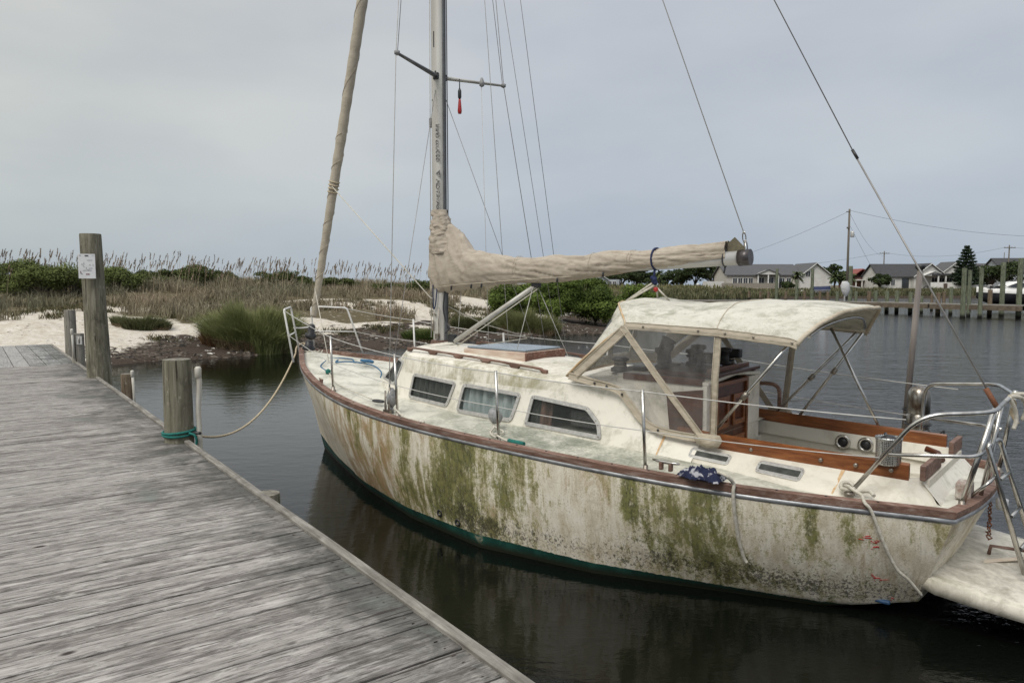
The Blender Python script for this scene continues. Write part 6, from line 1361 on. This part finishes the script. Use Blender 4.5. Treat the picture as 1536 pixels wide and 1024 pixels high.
# small grey house at the left end of the far shore
D = 150; X0 = wx(878, D); h4 = empty('small_grey_house', (X0, D, 1.2), 0, 'small pale grey gabled house partly hidden behind the green bushes', 'house')
gable_walls(h4, 0, 4.4, 0, 6, 0, 1.9, 3.3, 'y', SIDG); gable_roof(h4, 0, 4.4, 0, 6, 1.9, 3.35, 'y', simple('blue_grey_roof', (.20, .24, .29), (.15, .18, .22), 3, rough=.7)); rake(h4, 0, 4.4, -.4, 1.9, 3.35)
hbox(h4, 'side_wing', (5.6, 2, .95), (2.4, 4, 1.9), SIDG)
for x in (1.5, 2.6): window(h4, x, 0, 1.2, .6, .9)
for x in (4.9, 5.8): window(h4, x, 0, 1.1, .6, .8)
# houses at the right edge
D = 155; X0 = wx(1503, D); h5 = empty('right_edge_house', (X0, D, 1.2), 0, 'house with a dark grey roof at the right edge behind the motorboat', 'house')
gable_walls(h5, 0, 16, 0, 8, 0, 3.5, 6.2, 'x', SIDG); gable_roof(h5, 0, 16, 0, 8, 3.5, 6.3, 'x', RFD)
for x in (1.4, 3.2, 5.0): window(h5, x, 0, 2.2, 1.0, 1.2)
D = 172; X0 = wx(1458, D); h6 = empty('grey_gabled_house', (X0, D, 1.2), 0, 'grey two storey house with a white gable between the conifer and the right edge', 'house')
gable_walls(h6, 0, 3.6, 0, 7, 0, 3.9, 5.2, 'y', SIDG); gable_roof(h6, 0, 3.6, 0, 7, 3.9, 5.25, 'y', RFD); gable_walls(h6, 3.4, 9.5, 1, 8, 0, 3.4, 5.6, 'x', SIDG); gable_roof(h6, 3.4, 9.5, 1, 8, 3.4, 5.65, 'x', RFG); rake(h6, 0, 3.6, -.4, 3.9, 5.25)
window(h6, 1.8, 0, 3.2, 1.0, 1.0); window(h6, 6.2, 1, 2.6, 1.2, 1.0)
D = 175; X0 = wx(1412, D); h7 = empty('pale_gabled_house', (X0, D, 1.2), 0, 'pale gable peeping out between the white gabled house and the conifer', 'house'); gable_walls(h7, 0, 6, 0, 6, 0, 3.8, 6.0, 'y', SID); gable_roof(h7, 0, 6, 0, 6, 3.8, 6.05, 'y', RFG); rake(h7, 0, 6, -.4, 3.8, 6.05); window(h7, 3, 0, 3.4, .9, .9)
# ---- utility poles and wires
POLE = simple('utility_pole_wood', (.16, .14, .11), (.10, .085, .07), 6, (1, 1, .1), rough=.9)
def upole(u, D, vtop, label, arm=True, r=.16, tr=False):
    x = wx(u, D); z = hz(x, D); ht = 2.213+(425.6-vtop)/f_*D-z; e = empty('utility_pole', (x, D, z), 0, label, 'utility pole', 'utility poles'); b = MB(); b.tube([(0, 0, -.3), (0, 0, ht)], [r, r*.7], 10); b.build('pole', POLE, e)
    if arm: hbox(e, 'crossarm', (0, -.15, ht-.55), (2.3, .12, .14), POLE); [MB().lathe([(.06, 0), (.07, .06), (.03, .14)], (a, -.15, ht-.46), 8).build('insulator', GREYP, e) for a in (-1.0, -.4, .4, 1.0)]
    if tr: MB().lathe([(.26, 0), (.28, .05), (.28, .75), (.24, .85), (.1, .9)], (.5, -.1, ht*.70), 14).build('transformer', LFRAME, e); MB().box((-.25, -.1, ht-.4), (.5, .1, .12)).build('bracket', POLE, e); MB().box((-.2, -.1, ht*.80), (.3, .2, .25)).build('bracket', POLE, e)
    return V(x, D, z+ht)
p1 = upole(1269, 112, 315, 'tall bare utility pole with a grey transformer, the nearest one', False, .20, True); p2 = upole(1323, 175, 377, 'distant utility pole with a crossarm left of the white gabled house'); p3 = upole(1509, 150, 368, 'utility pole with a crossarm near the right edge'); p4 = upole(1502, 165, 379, 'thin plain pole close left of the right hand utility pole', False, .1)
p5 = upole(1014, 190, 402, 'far thin utility pole seen under the boom', False, .1)
WD = simple('cable_black', (.10, .10, .10), (.07, .07, .07), 1)
def cable(a, b_, s, label, r=.020):
    l = sag(a, b_, s, 16); b = MB(); b.tube([p-l[0] for p in l], r, 4); tag(b.build('overhead_cable', WD, None, l[0]), label, 'cable', 'overhead cables')
far_l = V(wx(820, 150), 150, 2.213+(425.6-425)/f_*150+3)
cable(p1-V(0, 0, .3), V(wx(1040, 160), 160, 2.213+(425.6-402)/f_*160), 1.0, 'overhead cable from the tallest utility pole down to the left')
cable(p1-V(0, 0, .2), V(wx(1620, 125), 125, 2.213+(425.6-356)/f_*125), 1.2, 'overhead cable from the tallest utility pole to the right edge')
cable(p2-V(1, 0, .5), p5-V(0, 0, .3), 1.5, 'overhead cable from the distant crossarm pole to the far thin pole', .025)
cable(p2+V(1, 0, -.5), p3-V(1, 0, .5), 1.2, 'upper overhead cable between the two crossarm poles'); cable(p2+V(0, 0, -3), p3-V(0, 0, 3.2), 1.2, 'lower overhead cable between the two crossarm poles')
cable(p1-V(0, 0, 2.2), V(wx(1325, 112), 112, 1.2), .1, 'steep guy wire running down right from the tallest utility pole', .018); cable(p1-V(0, 0, .5), p2-V(0, 0, 1.2), 1.5, 'overhead cable from the tallest pole back to the distant crossarm pole', .018); cable(p3+V(1, 0, -.5), V(wx(1640, 150), 150, p3.z-.3), .5, 'overhead cable from the right hand pole out past the right edge')
# ---- pier
PW = simple('pier_timber', (.16, .125, .09), (.09, .07, .05), 5, (.3, 1, 1), rough=.9)
pl = [V(37, 45.5, 0), V(33, 47.6, 0), V(29.8, 52.4, 0), V(28.0, 56.4, 0), V(21, 60.5, 0), V(11, 64, 0)]
pier = empty('pier', (29.2, 57, 0), 0, 'long low timber pier on many pilings across the basin', 'pier'); o0 = V(29.2, 57, 0)
b = MB(); b2 = MB(); 
for a, c_ in zip(pl[:-1], pl[1:]): b.bar(a-o0+V(0, 0, .82), c_-o0+V(0, 0, .82), 1.5, .07); 
b.build('deck', simple('pier_deck_boards', (.26, .24, .21), (.17, .155, .13), 9, (1, .3, 1), rough=.9), pier)
for a, c_ in zip(pl[:-1], pl[1:]):
    d = (c_-a).normalized(); n_ = V(-d.y, d.x, 0)
    for s in (-.72, .72): b2.bar(a-o0+n_*s+V(0, 0, .63), c_-o0+n_*s+V(0, 0, .63), .08, .30)
b2.build('side_beams', PW, pier)
def pilat(u, vb, vt, wpx, mat, label, grp='pilings across the basin', ln=(0, 0)):
    D = 2.213*f_/(vb-425.6); x = wx(u, D); zt = 2.213+(425.6-vt)/f_*D; piling(x, D, zt, wpx/2/f_*D, mat, label, grp, n=14, lean=ln, name='piling')
tall = [(1444, 477, 402, 7.2, 'tall greenish piling, left one of the pair below the conifer'), (1452.5, 475, 405, 5.6, 'tall slimmer green piling, right one of the pair below the conifer'), (1469.7, 477, 402, 6.2, 'tall green piling standing alone between the pair and the motorboat'), (1502, 474.5, 393.5, 7, 'tall green piling in front of the motorboat hull'), (1527.5, 477, 387, 7.6, 'tallest piling, with a pale cap, near the right edge'), (1164, 452, 403, 4.4, 'tall piling in front of the long house, left of the palm'), (1194, 453, 419, 5, 'medium green piling below the palm tree'), (1217, 453, 403, 4.8, 'tall piling in front of the gable of the long house'), (1274, 455, 399, 6, 'tall green piling right beside the tallest utility pole')]
for u, vb, vt, w, lb in tall: pilat(u, vb, vt, w, PT, lb)
MB()
short = [(1406.5, 473, 438.6, 6.6, PB), (1415, 463, 437, 4.8, PB), (1425.6, 472, 430, 5.4, PT), (1484, 475, 434, 6.5, PB), (1241, 465, 437, 4.5, PB), (1255, 465, 437, 4.6, PT), (1283, 466, 437, 4.8, PT), (1302.7, 467, 436, 6.2, PB), (1312.6, 467, 436, 6.2, PT), (1329.7, 469, 436, 6, PT), (1344.6, 470, 436, 5.8, PT), (1365, 471, 438, 6, PT), (1382, 470, 444, 4.6, PT), (1397, 466, 440, 4, PB)]
sl = ['brown piling just right of the backstay', 'pale thin brown piling behind the pier, second right of the backstay', 'green piling with a dark top left of the tall pair', 'brown piling with a white top between two tall ones', 'brown piling beside the blue covered boat', 'green piling left of the white wrapped outboard', 'green piling right of the white wrapped outboard', 'leaning brown piling, first of a close pair above the canopy end', 'green piling, second of a close pair above the canopy end', 'green piling where the pier leaves the canopy', 'green piling midway between the canopy end and the wooden pole', 'piling just left of the wooden pole', 'thin short piling right behind the wooden pole', 'thin brown piling left of the backstay']
for (u, vb, vt, w, mt), lb in zip(short, sl): pilat(u, vb, vt, w, mt, lb)
for i, (u, vb) in enumerate(((1061, 446.5), (1072, 447), (1083, 447), (1097, 447.5), (1111, 448), (1123, 448.5), (1140, 449), (1152, 450), (1178, 451), (1206, 452), (1229, 454), (1049, 446))): pilat(u, vb, 436.3, 4.3, PB, 'small brown piling in the far row seen just over the canopy', 'far row of small pilings')
# ---- bulkhead, boats and small things on the far shore
b = MB(); b.prism([(40, 110.6, -.5), (74, 117.6, -.5), (110, 119.6, -.5), (110, 119.9, -.5), (74, 117.9, -.5), (40, 110.9, -.5)], (0, 0, .85)); tag(b.build('bulkhead', simple('brown_bulkhead', (.13, .10, .07), (.08, .06, .045), 2, (4, 1, .3), rough=.9)), 'low brown timber bulkhead along the far shore', 'bulkhead')
def small_boat_hull(L_, B_, H_, n=24):
    P = []
    for i in range(n+1):
        t = i/n; x = L_*(t-.5); w = B_/2*(1-max(0, (t-.55)/.45)**2.2)*(.85+.15*min(1, t*4)); zk = .0+.0*t+H_*.55*max(0, (t-.7)/.3)**2; zt = H_*(1+.18*t*t)
        P.append([V(x, w, zt), V(x, w*.97, zt*.62), V(x, w*.80, lerp(zk, zt, .22)), V(x, 0, zk), V(x, -w*.80, lerp(zk, zt, .22)), V(x, -w*.97, zt*.62), V(x, -w, zt)])
    return P
# white and black motorboat on the lift behind the pier, bow to the left
D = 58.5; mbx = wx(1522, D); mb = empty('motorboat', (mbx, D, .55), PI, 'white cabin motorboat with a black hull bottom on a lift behind the tall pilings', 'motorboat')
P = small_boat_hull(6.2, 2.3, 1.05); b = MB(); b.grid(P); b.prism(P[0], (.02, 0, 0)); b.build('hull', simple('black_boat_hull', (.015, .015, .018), (.03, .03, .035), 3, rough=.3), mb)
b = MB(); b.grid([[V(r[0].x, r[0].y*1.02, r[0].z-.22), V(r[0].x, r[0].y*1.03, r[0].z+.10), V(r[0].x, r[0].y*.9, r[0].z+.13), V(r[0].x, 0, r[0].z+.20), V(r[6].x, r[6].y*.9, r[6].z+.13), V(r[6].x, r[6].y*1.03, r[6].z+.10), V(r[6].x, r[6].y*1.02, r[6].z-.22)] for r in P]); b.build('deck_and_topsides', simple('white_boat_gelcoat', (.78, .77, .74), (.66, .65, .62), 3, rough=.35), mb)
b = MB(); b.grid([[V(x, w, 1.15), V(x, w*.75, zt), V(x, -w*.75, zt), V(x, -w, 1.15)] for x, w, zt in ((-1.2, .9, 1.65), (.3, .85, 1.85), (1.0, .7, 1.6), (1.7, .5, 1.28))]); b.build('cabin', simple('white_boat_gelcoat', (.78, .77, .74)), mb); b = MB()
for s in (1, -1): b.prism([(.35, s*.80, 1.78), (1.25, s*.66, 1.42), (.1, s*.86, 1.35), (-.4, s*.88, 1.7)], (0, s*.03, 0))
b.build('windscreen', GLS, mb); b = MB(); b.box((1.9, 0, 1.52), (1.3, 1.5, .05)); b.build('canvas_top', simple('black_canvas', (.03, .03, .035), (.02, .02, .02)), mb)
for x in (1.35, 2.45):
    for s in (.7, -.7): MB().tube([(x, s, 1.1), (x, s, 1.5)], .025, 6).build('canopy_post', BLACK, mb)
b = MB(); b.tube([(2.9, .3, 1.3), (2.6, .7, 1.55), (1.6, 1.0, 1.5)], .02, 6); b.tube([(2.9, -.3, 1.3), (2.6, -.7, 1.55), (1.6, -1.0, 1.5)], .02, 6); b.build('bow_rail', STEEL, mb); b = MB(); b.box((-3.3, 0, .9), (.5, .5, 1.0)); b.build('outboard', BLACK, mb, bevel=.08)
# blue covered boat and white wrapped outboard on the far shore
D = 116; bb = empty('covered_boat', (wx(1231, D), D, .65), .1, 'small boat under a bright blue cover on the far shore', 'boat'); P = small_boat_hull(3.0, 1.5, .6, 14); b = MB(); b.grid(P); b.build('hull', SID, bb); b = MB(); b.grid([[V(r[0].x, r[0].y*1.06, r[0].z-.15), V(r[0].x, r[0].y*.6, r[0].z+.35+.15*math.sin(r[0].x*3)), V(r[0].x, 0, r[0].z+.55), V(r[0].x, -r[0].y*.6, r[0].z+.35), V(r[0].x, -r[0].y*1.06, r[0].z-.15)] for r in P]); b.build('blue_cover', simple('blue_tarp', (.012, .022, .075), (.008, .014, .045), 3, rough=.7), bb)
D = 66; ob = empty('wrapped_outboard', (wx(1266, D), D, .9), 0, 'outboard wrapped in white cloth raised behind the pier pilings', 'outboard motor'); b = MB(); P = []
for i in range(15):
    t = i/14; r_ = .42*math.sin(PI*(t*.86+.10))**.6*(1-.25*t); P.append([V(r_*math.cos(a)*1.05+.1*t, r_*.8*math.sin(a), 1.55-1.35*t)+V(.05*MN.noise(V(i*.7, a*2, 1)), 0, .05*MN.noise(V(a*2, i, 4))) for a in [2*PI*j/18 for j in range(18)]])
b.grid(P, 0, True, True); b.build('white_wrap', WCLOTH, ob); b = MB(); b.bar((.3, 0, 1.15), (1.3, 0, .98), .35, .06); b.build('bracket', SID, ob); MB().tube([(0, 0, .3), (0, 0, -.9)], .07, 8).build('shaft', GREYP, ob)
D = 64; sk = empty('skiff', (wx(1262, D), D, 0.02), .15, 'small grey skiff lying low behind the pier below the wrapped outboard', 'boat'); P = small_boat_hull(3.4, 1.3, .42, 14); b = MB(); b.grid(P); b.build('hull', simple('grey_skiff_hull', (.40, .40, .39), (.3, .3, .3), 5), sk); b = MB(); b.grid([[P_[0]*.96+V(0, 0, -.08), V(P_[3].x, 0, .14), P_[6]*.96+V(0, 0, -.08)] for P_ in P]); b.box((.2, 0, .32), (.25, 1.1, .05)); b.build('inside', GREYP, sk)
for i, (u, D, z) in enumerate(((1202, 118, 1.05), (1046, 120, 2.1))): o = MB().lathe([(.001, -.2), (.17, -.15), (.22, 0), (.17, .16), (.001, .2)], (0, 0, 0), 14).build('float', TRW, None, (wx(u, D), D, z)); tag(o, ['white round float on the marsh edge left of the blue covered boat', 'white round float on the marsh below the boom end'][i], 'float')
